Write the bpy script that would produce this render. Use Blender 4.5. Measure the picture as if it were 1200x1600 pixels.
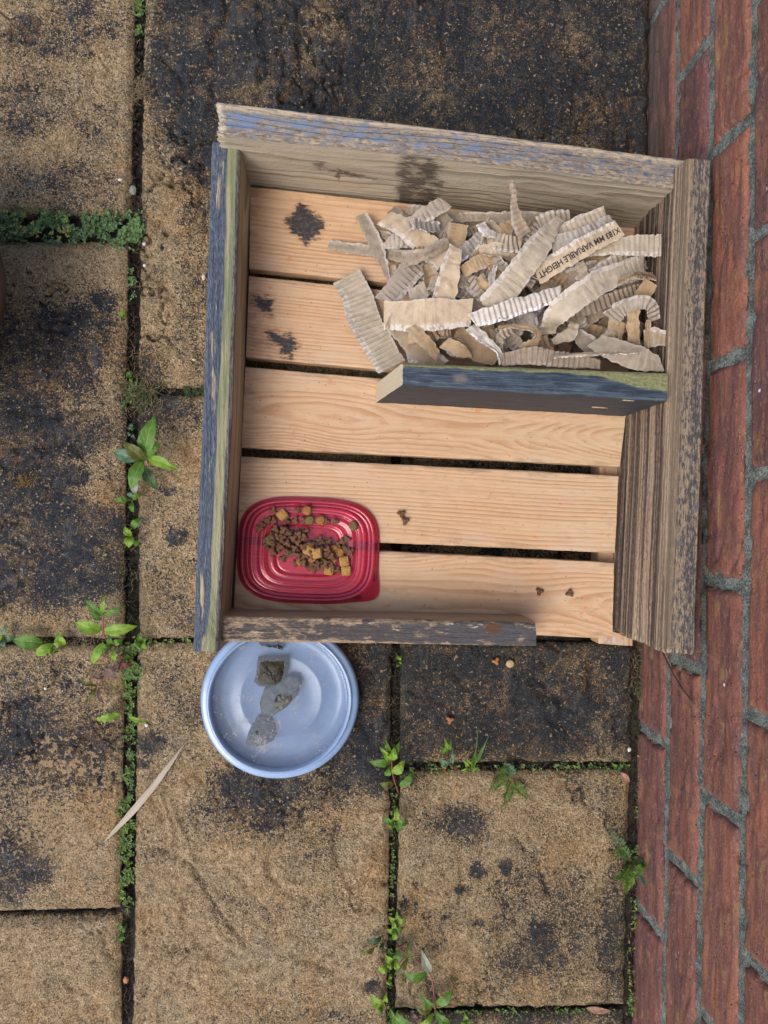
import bpy, bmesh, math, random
from mathutils import Vector, Matrix, Quaternion, noise as mn
R_ = math.radians
random.seed(7)
SC = bpy.context.scene
COL = SC.collection
for o in list(bpy.data.objects): bpy.data.objects.remove(o)

# ------------------------------------------------------------------ camera
F = 1080.0; H = 0.85
CAM = Vector((0, 0, H))
NAD = Vector((-70, -7, -F)).normalized()
Q = NAD.rotation_difference(Vector((0, 0, -1)))
RM = Q.to_matrix()
cd = bpy.data.cameras.new("camera"); cam = bpy.data.objects.new("camera", cd); COL.objects.link(cam)
cam.location = CAM; cam.rotation_mode = 'QUATERNION'; cam.rotation_quaternion = Q
cd.sensor_fit = 'VERTICAL'; cd.sensor_height = 36; cd.sensor_width = 27; cd.lens = 36*F/1600
cd.clip_start = 0.01; cd.clip_end = 100
SC.camera = cam
SC.render.engine = 'CYCLES'
SC.render.resolution_x = 768; SC.render.resolution_y = 1024; SC.render.resolution_percentage = 100
# ------------------------------------------------------------------ world, sun
SUN_EL = 54; SUN_AZ = 222     # degrees; azimuth of the sun measured counter-clockwise from +X
w = bpy.data.worlds.new("World"); SC.world = w; w.use_nodes = True
nt = w.node_tree; nt.nodes.clear()
sky = nt.nodes.new('ShaderNodeTexSky'); sky.sky_type = 'NISHITA'; sky.sun_disc = False
sky.sun_elevation = R_(SUN_EL); sky.sun_rotation = R_(90-SUN_AZ)
sky.air_density = 1.0; sky.dust_density = 3.0; sky.ozone_density = 1.0
bg = nt.nodes.new('ShaderNodeBackground'); bg.inputs[1].default_value = 0.15
wo = nt.nodes.new('ShaderNodeOutputWorld')
nt.links.new(sky.outputs[0], bg.inputs[0]); nt.links.new(bg.outputs[0], wo.inputs[0])
sl = bpy.data.lights.new("sun", 'SUN'); sl.energy = 0.95; sl.angle = R_(36); sl.color = (1.0, 0.95, 0.88)
so = bpy.data.objects.new("sun", sl); COL.objects.link(so)
sd = Vector((math.cos(R_(SUN_AZ))*math.cos(R_(SUN_EL)), math.sin(R_(SUN_AZ))*math.cos(R_(SUN_EL)), math.sin(R_(SUN_EL))))
so.rotation_mode = 'QUATERNION'; so.rotation_quaternion = sd.to_track_quat('Z', 'Y')
SC.view_settings.view_transform = 'Standard'; SC.view_settings.look = 'None'
SC.view_settings.exposure = 0.78; SC.view_settings.gamma = 1

# ------------------------------------------------------------------ geometry helpers
def P(px, py, z=0.0):
    """point of the real place at height z that the photograph shows at pixel px, py"""
    d = RM @ Vector((px-600, 800-py, -F)); return CAM + d*((z-H)/d.z)
RMT = RM.transposed()
def PX(p):
    c = RMT @ (Vector(p)-CAM); return 600+F*c.x/-c.z, 800-F*c.y/-c.z
def sm(x, a, b):
    t = min(1, max(0, (x-a)/(b-a))); return t*t*(3-2*t)
def nz(x, y=0, z=0): return mn.noise(Vector((x, y, z)))
def fb(x, y=0, z=0, o=4): return mn.fractal(Vector((x, y, z)), 1.0, 2.1, o)
def tag(o, label=None, cat=None, group=None, kind=None):
    if label: o['label'] = label
    if cat: o['category'] = cat
    if group: o['group'] = group
    if kind: o['kind'] = kind
    return o
def mesh(name, vs, fs, mat=None, parent=None, attrs=None, smooth=True):
    me = bpy.data.meshes.new(name); me.from_pydata([tuple(v) for v in vs], [], fs); me.update()
    if smooth: me.polygons.foreach_set('use_smooth', [True]*len(me.polygons))
    for k, v in (attrs or {}).items():
        if len(v) and isinstance(v[0], (tuple, list, Vector)):
            a = me.attributes.new(k, 'FLOAT_VECTOR', 'POINT'); a.data.foreach_set('vector', [c for t in v for c in t])
        else:
            a = me.attributes.new(k, 'FLOAT', 'POINT'); a.data.foreach_set('value', list(v))
    if mat: me.materials.append(mat)
    o = bpy.data.objects.new(name, me); COL.objects.link(o)
    if parent: o.parent = parent
    return o
def empty(name, loc=(0, 0, 0)):
    o = bpy.data.objects.new(name, None); COL.objects.link(o); o.location = loc; o.empty_display_size = .01
    return o
def under(o, parent):           # parent a mesh built in world coordinates
    o.parent = parent; o.matrix_parent_inverse = Matrix.Translation(parent.location).inverted(); return o
def grid_faces(nx, ny, off=0, wrapx=False):
    f = []
    for j in range(ny-1):
        for i in range(nx if wrapx else nx-1):
            a = off+j*nx+i; b = off+j*nx+(i+1) % nx
            f.append((a, b, b+nx, a+nx))
    return f

# ------------------------------------------------------------------ shader helpers
class M:
    def __init__(s, name):
        s.mat = bpy.data.materials.new(name); s.mat.use_nodes = True; s.nt = s.mat.node_tree
        s.b = s.nt.nodes['Principled BSDF']; s.out = s.nt.nodes['Material Output']
        s.tc = None
    def put(s, inp, v):
        if isinstance(v, bpy.types.NodeSocket): s.nt.links.new(v, inp)
        elif isinstance(v, (tuple, list)) and len(v) == 3 and inp.type == 'RGBA': inp.default_value = (*v, 1)
        else: inp.default_value = v
    def node(s, t, **kw):
        n = s.nt.nodes.new(t)
        for k, v in kw.items(): setattr(n, k, v)
        return n
    def obj(s):
        if not s.tc: s.tc = s.node('ShaderNodeTexCoord')
        return s.tc.outputs['Object']
    def attr(s, name, vec=False):
        n = s.node('ShaderNodeAttribute'); n.attribute_name = name
        return n.outputs['Vector' if vec else 'Fac']
    def sep(s, v):
        n = s.node('ShaderNodeSeparateXYZ'); s.put(n.inputs[0], v); return n.outputs
    def comb(s, x, y, z):
        n = s.node('ShaderNodeCombineXYZ')
        for i, a in enumerate((x, y, z)): s.put(n.inputs[i], a)
        return n.outputs[0]
    def m(s, op, a, b=0.0, c=0.0):
        n = s.node('ShaderNodeMath', operation=op); s.put(n.inputs[0], a); s.put(n.inputs[1], b); s.put(n.inputs[2], c)
        return n.outputs[0]
    def add(s, *a):
        r = a[0]
        for x in a[1:]: r = s.m('ADD', r, x)
        return r
    def mul(s, a, b): return s.m('MULTIPLY', a, b)
    def vs(s, v, k):
        n = s.node('ShaderNodeVectorMath', operation='MULTIPLY'); s.put(n.inputs[0], v); s.put(n.inputs[1], k); return n.outputs[0]
    def va(s, v, k):
        n = s.node('ShaderNodeVectorMath', operation='ADD'); s.put(n.inputs[0], v); s.put(n.inputs[1], k); return n.outputs[0]
    def noise(s, v, scale, detail=3, rough=.55, dist=0, col=False):
        n = s.node('ShaderNodeTexNoise'); s.put(n.inputs['Vector'], v); s.put(n.inputs['Scale'], scale)
        n.inputs['Detail'].default_value = detail; n.inputs['Roughness'].default_value = rough; n.inputs['Distortion'].default_value = dist
        return n.outputs['Color' if col else 'Fac']
    def voro(s, v, scale, out='Distance', feature='F1', rnd=1):
        n = s.node('ShaderNodeTexVoronoi', feature=feature); s.put(n.inputs['Vector'], v); n.inputs['Scale'].default_value = scale
        n.inputs['Randomness'].default_value = rnd
        return n.outputs[out]
    def st(s, x, a, b, lo=0.0, hi=1.0):
        n = s.node('ShaderNodeMapRange', interpolation_type='SMOOTHSTEP')
        s.put(n.inputs[0], x); s.put(n.inputs[1], a); s.put(n.inputs[2], b); s.put(n.inputs[3], lo); s.put(n.inputs[4], hi)
        return n.outputs[0]
    def mix(s, f, a, b, mode='MIX'):
        n = s.node('ShaderNodeMix', data_type='RGBA', blend_type=mode)
        s.put(n.inputs[0], f); s.put(n.inputs[6], a); s.put(n.inputs[7], b); return n.outputs[2]
    def ramp(s, f, stops):
        n = s.node('ShaderNodeValToRGB'); cr = n.color_ramp
        while len(cr.elements) < len(stops): cr.elements.new(.5)
        for e, (p, c) in zip(cr.elements, stops): e.position = p; e.color = (*c, 1)
        s.put(n.inputs[0], f); return n.outputs[0]
    def bump(s, h, strength=.5, dist=.001, prev=None):
        n = s.node('ShaderNodeBump'); s.put(n.inputs['Height'], h); n.inputs['Strength'].default_value = strength
        n.inputs['Distance'].default_value = dist
        if prev: s.put(n.inputs['Normal'], prev)
        return n.outputs[0]
    def done(s, col, rough=.8, bump=None, spec=None, **kw):
        s.put(s.b.inputs['Base Color'], col); s.put(s.b.inputs['Roughness'], rough)
        if bump is not None: s.put(s.b.inputs['Normal'], bump)
        if spec is not None: s.put(s.b.inputs['Specular IOR Level'], spec)
        for k, v in kw.items(): s.put(s.b.inputs[k.replace('_', ' ')], v)
        return s.mat

# ------------------------------------------------------------------ materials
def mat_paving():
    g = M('riven_concrete'); p = g.obj(); dirt = g.attr('dirt'); fl = g.attr('fleck')
    big = g.noise(p, 14, 6, .65); mid = g.noise(p, 85, 5, .7); gr = g.noise(p, 480, 3, .7); fine = g.noise(p, 1300, 2, .6)
    wp = g.va(p, g.vs(g.noise(p, 900, 2, .6, 0, True), (.0012, .0012, .0012)))
    c1 = g.sep(g.voro(wp, 620, 'Color')); c2 = g.sep(g.voro(g.va(wp, (2, 1, 0)), 1050, 'Color'))
    dc = g.st(dirt, -.25, 1.25)
    v = g.add(g.mul(dc, 1.12), g.mul(g.m('SUBTRACT', big, .5), 1.9), g.mul(g.m('SUBTRACT', mid, .5), 2.2), g.mul(g.m('SUBTRACT', gr, .5), 1.2), g.mul(g.m('SUBTRACT', c1[0], .5), .80), g.mul(g.m('SUBTRACT', c2[0], .5), .55))
    v = g.m('MINIMUM', v, g.add(.83, g.mul(g.m('SUBTRACT', c1[1], .5), .40), g.mul(g.m('SUBTRACT', gr, .5), .8), g.mul(g.m('SUBTRACT', mid, .5), 1.5), g.mul(g.m('SUBTRACT', big, .5), .9)))
    dk = g.st(v, .45, .80); half = g.st(v, .22, .62, 0, .62)
    tv = g.add(g.mul(c1[1], .24), g.mul(c2[1], .24), g.mul(g.m('SUBTRACT', gr, .5), .5), g.mul(g.m('SUBTRACT', mid, .5), .9), .30)
    tan = g.ramp(tv, [(.20, (.040, .028, .018)), (.36, (.155, .108, .058)), (.52, (.315, .225, .122)), (.70, (.48, .355, .21)), (.9, (.66, .53, .36))])
    warm = g.mix(1.0, tan, (1.0, .80, .56), 'MULTIPLY'); tan = g.mix(g.st(g.noise(p, 9, 4, .6), .48, .68, .0, .6), tan, warm)
    grey = g.mix(g.st(g.noise(g.va(p, (3, 1, 0)), 16, 4, .65), .48, .68, 0, .45), tan, g.mix(1.0, tan, (.80, .93, 1.12), 'MULTIPLY'))
    dark = g.ramp(g.add(g.mul(c2[2], .5), g.mul(gr, .5)), [(.25, (.003, .004, .006)), (.5, (.011, .0145, .021)), (.72, (.040, .045, .055))])
    col = g.mix(half, grey, g.mix(1.0, grey, (.40, .37, .34), 'MULTIPLY')); col = g.mix(dk, col, dark)
    # pale worn flecks
    f = g.st(g.add(g.noise(p, 230, 3, .55), g.mul(fl, .115), g.mul(g.m('SUBTRACT', mid, .5), .7), g.mul(g.m('SUBTRACT', c1[0], .5), .06)), .665, .70)
    col = g.mix(g.mul(f, .85), col, g.mix(c1[2], (.30, .195, .10), (.46, .32, .17)))
    # tiny white and black grit
    vd = g.voro(p, 130); vc = g.sep(g.voro(p, 130, 'Color'))
    white = g.mul(g.st(vd, .13, .07), g.m('GREATER_THAN', vc[0], .95)); col = g.mix(white, col, (.55, .54, .50))
    vd2 = g.voro(g.va(p, (1.3, 0, 0)), 170); vc2 = g.sep(g.voro(g.va(p, (1.3, 0, 0)), 170, 'Color'))
    blk = g.mul(g.st(vd2, .26, .14), g.m('GREATER_THAN', vc2[0], .85)); col = g.mix(g.mul(blk, .8), col, (.025, .022, .02))
    col = g.mix(g.mul(g.attr('algae'), g.st(mid, .4, .65)), col, (.085, .085, .03))
    hgt = g.add(g.mul(mid, 2.0), g.mul(gr, 1.0), g.mul(c1[0], .35), g.mul(c2[0], .2))
    wet = g.st(g.noise(g.vs(p, (1.6, .7, 1)), 34, 5, .7, .6), .53, .68)
    return g.done(col, g.m('SUBTRACT', g.st(v, .3, 1.0, .88, .55), g.mul(g.mul(wet, dk), .36)), g.bump(hgt, 1, .0019), spec=g.add(.25, g.mul(g.mul(wet, dk), .55)))
def mat_soil():
    g = M('joint_soil'); p = g.obj(); a = g.noise(p, 300, 4, .7); b = g.noise(p, 30, 3, .6)
    col = g.ramp(a, [(.3, (.006, .005, .004)), (.5, (.022, .016, .010)), (.7, (.07, .05, .03))])
    col = g.mix(g.st(b, .52, .68, 0, .5), col, (.03, .045, .010))
    return g.done(col, .9, g.bump(a, 1, .003))
def mat_brick():
    g = M('red_brick'); p = g.obj(); t = g.attr('tint'); lc = g.attr('lc', True); q = g.va(p, g.comb(g.mul(t, 7), 0, g.mul(t, 3)))
    st = g.noise(g.vs(q, (1, .14, 1)), 90, 5, .65, .6); mid = g.noise(q, 30, 4, .6); gr = g.noise(q, 420, 3, .7); fine = g.noise(g.vs(q, (1, .3, 1)), 700, 2, .7)
    base = g.ramp(t, [(0, (.085, .045, .043)), (.25, (.14, .056, .045)), (.6, (.19, .068, .046)), (1, (.245, .088, .052))])
    pur = g.mix(1.0, base, (.52, .62, .85), 'MULTIPLY')
    col = g.mix(g.st(st, .42, .56, 0, .85), base, pur)
    col = g.mix(g.st(mid, .52, .70, 0, .6), col, (.24, .10, .055))
    och = g.mul(g.st(g.noise(g.vs(q, (1, .5, 1)), 55, 5, .7), .57, .68), .6); col = g.mix(och, col, (.26, .17, .055))
    col = g.mix(g.st(gr, .54, .70, 0, .75), col, (.045, .022, .02))
    col = g.mix(g.st(fine, .55, .70, 0, .5), col, (.42, .22, .16))
    # grime on the lowest course
    low = g.mul(g.st(g.sep(p)[2], .075, .0), g.st(g.sep(p)[1], -.30, .20)); col = g.mix(g.mul(low, g.st(mid, .3, .6, .35, .8)), col, (.065, .062, .052))
    vd = g.voro(p, 60); vc = g.sep(g.voro(p, 60, 'Color'))
    spot = g.mul(g.st(vd, .13, .07), g.m('GREATER_THAN', vc[1], .95)); col = g.mix(spot, col, (.6, .6, .62))
    pit = g.mul(g.st(g.voro(p, 210), .24, .1), g.m('GREATER_THAN', g.sep(g.voro(p, 210, 'Color'))[0], .86)); col = g.mix(pit, col, (.03, .015, .013))
    h = g.add(g.mul(st, 1.3), g.mul(gr, .7), g.mul(fine, .3), g.mul(pit, -1))
    return g.done(col, .82, g.bump(h, .8, .0018))
def mat_mortar():
    g = M('grey_mortar'); p = g.obj(); a = g.noise(p, 450, 4, .7); b = g.noise(p, 60, 4, .6)
    col = g.ramp(g.add(g.mul(a, .6), g.mul(b, .4)), [(.34, (.015, .019, .017)), (.47, (.085, .098, .088)), (.60, (.27, .29, .255))])
    return g.done(col, .9, g.bump(g.add(a, b), 1, .0025))

def wood_base(g, light, latewood, fib, freq=260., v0=0.0, w0=-.012, taper=.05, wob=.003, seed=0.0, ring=.7):
    """growth rings of a board cut from a tapering log; returns colour, height, fibre"""
    c = g.va(g.attr('gc', True), (seed, 0, 0)); x, y, z = g.sep(c)
    w1 = g.mul(g.m('SUBTRACT', g.noise(g.vs(c, (5, 14, 14)), 1, 3, .6), .5), wob*6)
    w2 = g.mul(g.m('SUBTRACT', g.noise(g.vs(c, (16, 60, 60)), 1, 2, .5), .5), wob)
    yy = g.add(y, g.mul(w1, .9), -v0); zz = g.add(z, g.mul(w1, .4), -w0)
    r = g.m('SQRT', g.add(g.mul(yy, yy), g.mul(zz, zz)))
    r = g.add(r, g.mul(g.noise(g.vs(c, (2.0, 3, 3)), 1, 2, .5), taper), w2)
    fr = g.m('FRACT', g.mul(r, freq))
    band = g.mul(g.mul(g.st(fr, .20, .86), g.st(fr, 1.0, .88)), g.st(g.noise(g.vs(c, (3, 60, 60)), 1, 3, .6), .30, .62))
    f = g.noise(g.vs(c, (22, 700, 700)), 1, 3, .7); f2 = g.noise(g.vs(c, (6, 120, 120)), 1, 4, .6)
    col = g.mix(g.mul(band, ring), light, latewood)
    col = g.mix(g.st(f, .48, .75, 0, .5), col, fib); col = g.mix(g.st(f2, .45, .75, 0, .45), col, fib)
    return col, g.add(g.mul(band, .8), g.mul(f, .8)), f, f2, c
def mat_pine(i):
    g = M('fresh_pine'); prm = [(-.03, -.03, 240, 0), (.17, -.02, 260, 4), (.055, -.012, 300, 8), (.16, -.04, 250, 12), (.05, -.014, 240, 17)][i]; wb = (.0016, .0012, .0030, .0014, .0034)[i]; tp = (.03, .025, .13, .03, .15)[i]
    col, h, f, f2, c = wood_base(g, (.575, .415, .262), (.42, .225, .11), (.47, .305, .17), prm[2], prm[0], prm[1], seed=prm[3], ring=.78, wob=wb, taper=tp)
    c2 = g.vs(c, (1.0, 1.6, 1.6)); 
    resin = g.st(g.noise(c2, 75, 2, .5), .655, .74, 0, .6); col = g.mix(resin, col, (.58, .22, .06))
    worn = g.st(g.noise(g.vs(c, (1, 2.5, 2.5)), 14, 4, .6), .5, .75, 0, .45); col = g.mix(worn, col, (.56, .43, .33)); col = g.mix(g.st(g.noise(g.vs(c, (.5, 1, 1)), 5, 3, .6), .4, .65, 0, .5), col, g.mix(1.0, col, (1.0, .84, .72), 'MULTIPLY'))
    lcn = g.attr('lc', True); s = g.sep(lcn)
    stv = g.add(g.attr('stain'), g.mul(g.m('SUBTRACT', g.noise(g.vs(c, (1.0, 2.6, 2.6)), 90, 5, .62), .5), 1.5))
    dk = g.st(stv, .36, .60); col = g.mix(g.mul(g.st(stv, .02, .5), .55), col, (.40, .22, .10))
    scol = g.mix(g.st(g.noise(c, 240, 4, .7), .45, .7, 0, .8), (.016, .020, .028), (.11, .085, .065)); col = g.mix(g.mul(dk, .96), col, scol)
    dn = g.mul(g.st(g.voro(c, 150), .17, .08), g.m('GREATER_THAN', g.sep(g.voro(c, 150, 'Color'))[0], .80)); col = g.mix(g.mul(dn, .75), col, (.17, .10, .06))
    grm = g.st(g.add(g.noise(g.vs(c, (1, 3, 3)), 30, 5, .7), g.mul(g.st(s[1], .12, .0), .12), g.mul(g.st(s[1], .88, 1.0), .12), g.mul(g.st(s[0], .05, .0), .15)), .56, .74, 0, .45); col = g.mix(grm, col, (.24, .165, .10))
    return g.done(col, .62, g.bump(h, .45, .0006), spec=.35)
def top_mask(g, lo=.975, hi=.995):
    return g.st(g.sep(g.attr('lc', True))[2], lo, hi)
def mat_backboard():
    g = M('weathered_board_blue_edge')
    col, h, f, f2, c = wood_base(g, (.44, .375, .275), (.25, .195, .13), (.29, .235, .16), 190, .09, .075, seed=31, ring=.9)
    t, s, w = g.sep(g.attr('lc', True))
    n = g.noise(g.vs(c, (1, 3.2, 3.2)), 38, 5, .68); n2 = g.noise(g.vs(c, (1, 2.4, 2.4)), 160, 4, .7)
    col = g.mix(g.st(n, .52, .75, 0, .6), col, (.40, .30, .19)); 
    stn = g.attr('stain'); sv = g.add(stn, g.mul(g.m('SUBTRACT', n2, .5), 1.2), g.mul(g.m('SUBTRACT', n, .5), 1.2)); col = g.mix(g.st(sv, .25, .70, 0, .86), col, (.045, .030, .022))
    sc_ = g.mul(g.st(g.voro(c, 420), .30, .18), g.mul(g.m('GREATER_THAN', g.sep(g.voro(c, 420, 'Color'))[0], .55), g.st(g.noise(c, 26, 3, .6), .56, .66))); col = g.mix(sc_, col, (.66, .58, .44))
    tm = top_mask(g, .95, .985)
    topw = g.mix(g.st(n2, .35, .65), (.13, .10, .075), (.42, .33, .22)); topw = g.mix(g.st(s, .30, .12), topw, (.48, .38, .25))
    bl = g.st(g.add(g.mul(n2, .8), g.mul(n, .9), g.mul(g.st(s, .12, .35), .16), g.mul(g.st(s, .95, .6), .12), g.mul(g.st(t, .9, .0), .07)), 1.155, 1.23)
    gry = g.st(g.noise(g.vs(c, (1, 2.4, 2.4)), 90, 5, .7), .46, .60, 0, .75)
    topw = g.mix(gry, topw, (.16, .175, .20)); blue = g.mix(g.st(t, .45, .75), (.15, .20, .29), (.075, .105, .165))
    topw = g.mix(bl, topw, blue)
    col = g.mix(tm, col, topw); col = g.mix(g.mul(g.st(t, .022, .004), g.st(n2, .35, .6)), col, (.60, .50, .34))
    return g.done(col, .78, g.bump(g.add(h, g.mul(n2, 1.2)), .9, .0014))
def mat_leftboard():
    g = M('weathered_board_blue_green_edge')
    col, h, f, f2, c = wood_base(g, (.47, .41, .30), (.21, .175, .12), (.28, .24, .165), 210, .09, .04, seed=51, ring=.95)
    t, s, w = g.sep(g.attr('lc', True))
    n = g.noise(g.vs(c, (1, 7, 7)), 16, 5, .65); n2 = g.noise(g.vs(c, (1, 3, 3)), 200, 4, .7); n3 = g.noise(g.vs(c, (1, 14, 14)), 9, 3, .5)
    tm = top_mask(g, .93, .98)
    bound = g.add(.56, g.mul(g.m('SUBTRACT', n3, .5), .35), g.mul(g.st(t, .85, 1.0), -.25))
    blue = g.mix(g.st(n2, .35, .7), (.026, .036, .058), (.125, .155, .20))
    tanstreak = g.mul(g.st(g.add(n, g.mul(g.m('ABSOLUTE', g.add(s, -.34)), -.75), g.mul(t, -.02)), .50, .56), 1.0)
    blue = g.mix(tanstreak, blue, (.42, .33, .19))
    grn = g.mix(g.st(n, .40, .60), (.31, .29, .165), (.18, .20, .10)); grn = g.mix(g.st(n2, .5, .72, 0, .7), grn, (.13, .13, .07))
    edge = g.mix(g.st(n2, .4, .65), (.07, .06, .055), (.24, .22, .20))
    top = g.mix(g.st(s, g.add(bound, -.02), g.add(bound, .02)), blue, grn)
    top = g.mix(g.st(g.add(s, g.mul(n3, .12)), .90, .93), top, edge)
    col = g.mix(tm, col, top)
    return g.done(col, .68, g.bump(g.add(h, g.mul(n2, .9), g.mul(n, 1.2)), .8, .0014))
def mat_rightboard():
    g = M('rough_sawn_weathered_board')
    t, s, w = g.sep(g.attr('lc', True)); c = g.attr('gc', True)
    a = g.noise(g.vs(c, (2.2, 260, 260)), 1, 5, .72); b = g.noise(g.vs(c, (1.0, 55, 55)), 1, 3, .6); n2 = g.noise(g.vs(c, (1, 3, 3)), 170, 4, .7)
    f = g.noise(g.vs(c, (22, 900, 900)), 1, 3, .7)
    v = g.add(g.mul(a, .62), g.mul(b, .48), g.mul(g.m('SUBTRACT', n2, .5), .30))
    col = g.ramp(v, [(.43, (.018, .012, .010)), (.49, (.082, .055, .042)), (.54, (.195, .130, .090)), (.60, (.35, .245, .160)), (.67, (.52, .40, .27))])
    fl_ = g.noise(g.vs(c, (1.2, 420, 420)), 1, 2, .5); col = g.mix(g.st(fl_, .55, .60, 0, .8), col, (.035, .024, .019)); col = g.mix(g.st(fl_, .43, .38, 0, .35), col, (.46, .34, .23))
    col = g.mix(g.st(f, .5, .75, 0, .5), col, (.10, .07, .05))
    col = g.mix(g.mul(g.st(w, .75, .98), .35), col, (.36, .27, .17))
    tm = top_mask(g, .972, .99)
    topw = g.mix(g.st(g.add(n2, g.mul(a, .5)), .66, .84), (.065, .062, .068), (.33, .25, .165))
    nb = g.noise(g.vs(c, (1, 2, 2)), 60, 4, .7)
    topw = g.mix(g.st(g.add(nb, g.mul(n2, .4)), .80, .88, 0, .8), topw, (.085, .115, .18))
    col = g.mix(g.mul(tm, g.st(s, .93, .72)), col, topw)
    lich = g.mul(g.st(t, .985, 1.0), g.st(n2, .5, .6)); col = g.mix(lich, col, (.50, .45, .28))
    return g.done(col, .85, g.bump(g.add(g.mul(a, 2.2), f, n2), 1, .0018))
def mat_frontboard():
    g = M('weathered_board_black_edge')
    col, h, f, f2, c = wood_base(g, (.40, .29, .18), (.25, .17, .10), (.30, .21, .13), 200, .05, .08, seed=71, ring=.8)
    t, s, w = g.sep(g.attr('lc', True))
    n = g.noise(g.vs(c, (1, 2.6, 2.6)), 60, 5, .7); n2 = g.noise(g.vs(c, (1, 3, 3)), 210, 4, .7)
    tm = top_mask(g, .94, .98)
    wv = g.st(n2, .35, .65); topw = g.mix(wv, (.17, .115, .075), (.44, .32, .20))
    dkm = g.st(g.add(g.mul(n, 1.0), g.mul(n2, .35), g.mul(g.st(g.m('ABSOLUTE', g.add(s, -.45)), .48, .22), .12), g.mul(t, .15)), .755, .835)
    dkc = g.mix(g.st(t, .35, .9), (.040, .038, .042), (.042, .048, .060))
    topw = g.mix(g.mul(dkm, .9), topw, dkc)
    wh = g.mul(g.st(g.noise(g.vs(c, (1, 4, 4)), 80, 4, .7), .62, .68), g.st(s, .55, .85)); topw = g.mix(wh, topw, (.62, .58, .52))
    kd = g.m('SQRT', g.add(g.m('POWER', g.mul(g.add(t, -.855), 30), 2), g.m('POWER', g.mul(g.add(s, -.72), 3.6), 2)))
    topw = g.mix(g.st(kd, 1.0, .6), topw, (.10, .045, .02))
    col = g.mix(tm, col, topw)
    return g.done(col, .75, g.bump(g.add(h, g.mul(n2, .9), g.mul(n, 1)), .9, .0014))
def mat_divider():
    g = M('dark_blue_stained_board')
    t, s, w = g.sep(g.attr('lc', True)); c = g.attr('gc', True)
    f = g.noise(g.vs(c, (18, 600, 600)), 1, 4, .7); n = g.noise(g.vs(c, (1, 4, 4)), 40, 5, .7); n2 = g.noise(g.vs(c, (1, 2, 2)), 260, 3, .7)
    blue = g.mix(g.st(f, .4, .7), (.014, .024, .040), (.068, .10, .14)); blue = g.mix(g.st(n, .45, .7, 0, .5), blue, (.11, .145, .17))
    blue = g.mix(g.mul(g.st(g.m('ABSOLUTE', g.add(t, -.27)), .035, .008), g.st(g.m('ABSOLUTE', g.add(s, -.6)), .28, .1, 0, .35)), blue, (.28, .23, .17))
    arc = g.add(g.mul(g.st(t, .66, 1.0), .50), .17, g.mul(g.m('SUBTRACT', f, .5), .35), g.mul(g.m('SUBTRACT', n, .5), .25))
    grn = g.mix(g.st(n2, .35, .65), (.13, .155, .05), (.25, .24, .13)); grn = g.mix(g.st(f, .5, .75, 0, .6), grn, (.09, .12, .06))
    top = g.mix(g.st(s, g.add(arc, -.05), g.add(arc, .04)), grn, blue)
    face = g.mix(g.st(f, .35, .75), (.012, .016, .024), (.048, .058, .074)); face = g.mix(g.st(n, .55, .75, 0, .4), face, (.10, .10, .11))
    back = g.mix(g.st(f, .35, .7), (.13, .10, .07), (.30, .24, .17))
    col = g.mix(g.st(w, .955, .985), g.mix(g.st(s, .3, .6), back, face), top)
    # bare sawn end
    r = g.m('SQRT', g.add(g.m('POWER', g.mul(g.add(s, -1.6), .022), 2), g.m('POWER', g.mul(g.add(w, -.35), .11), 2)))
    ring = g.st(g.m('FRACT', g.mul(g.add(r, g.mul(n, .004)), 430)), .3, .95)
    endc = g.mix(g.mul(ring, .6), (.56, .48, .34), (.36, .28, .18)); col = g.mix(g.attr('cap'), col, endc)
    return g.done(col, .62, g.bump(g.add(f, n2, n), .7, .0010))
def mat_plainwood(name, l, d):
    g = M(name); col, h, f, f2, c = wood_base(g, l, d, tuple(x*.8 for x in l), 190, .02, -.01, seed=90)
    t, s, w = g.sep(g.attr('lc', True))
    e = g.mul(g.mul(g.st(g.m('ABSOLUTE', g.add(t, -.989)), .010, .004), g.st(g.m('ABSOLUTE', g.add(s, -.42)), .40, .2)), g.st(w, .8, .95))
    col = g.mix(g.mul(e, g.st(g.noise(c, 160, 3, .6), .42, .58, 0, .7)), col, (.42, .50, .62))
    return g.done(col, .7, g.bump(h, .5, .0007))
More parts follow.
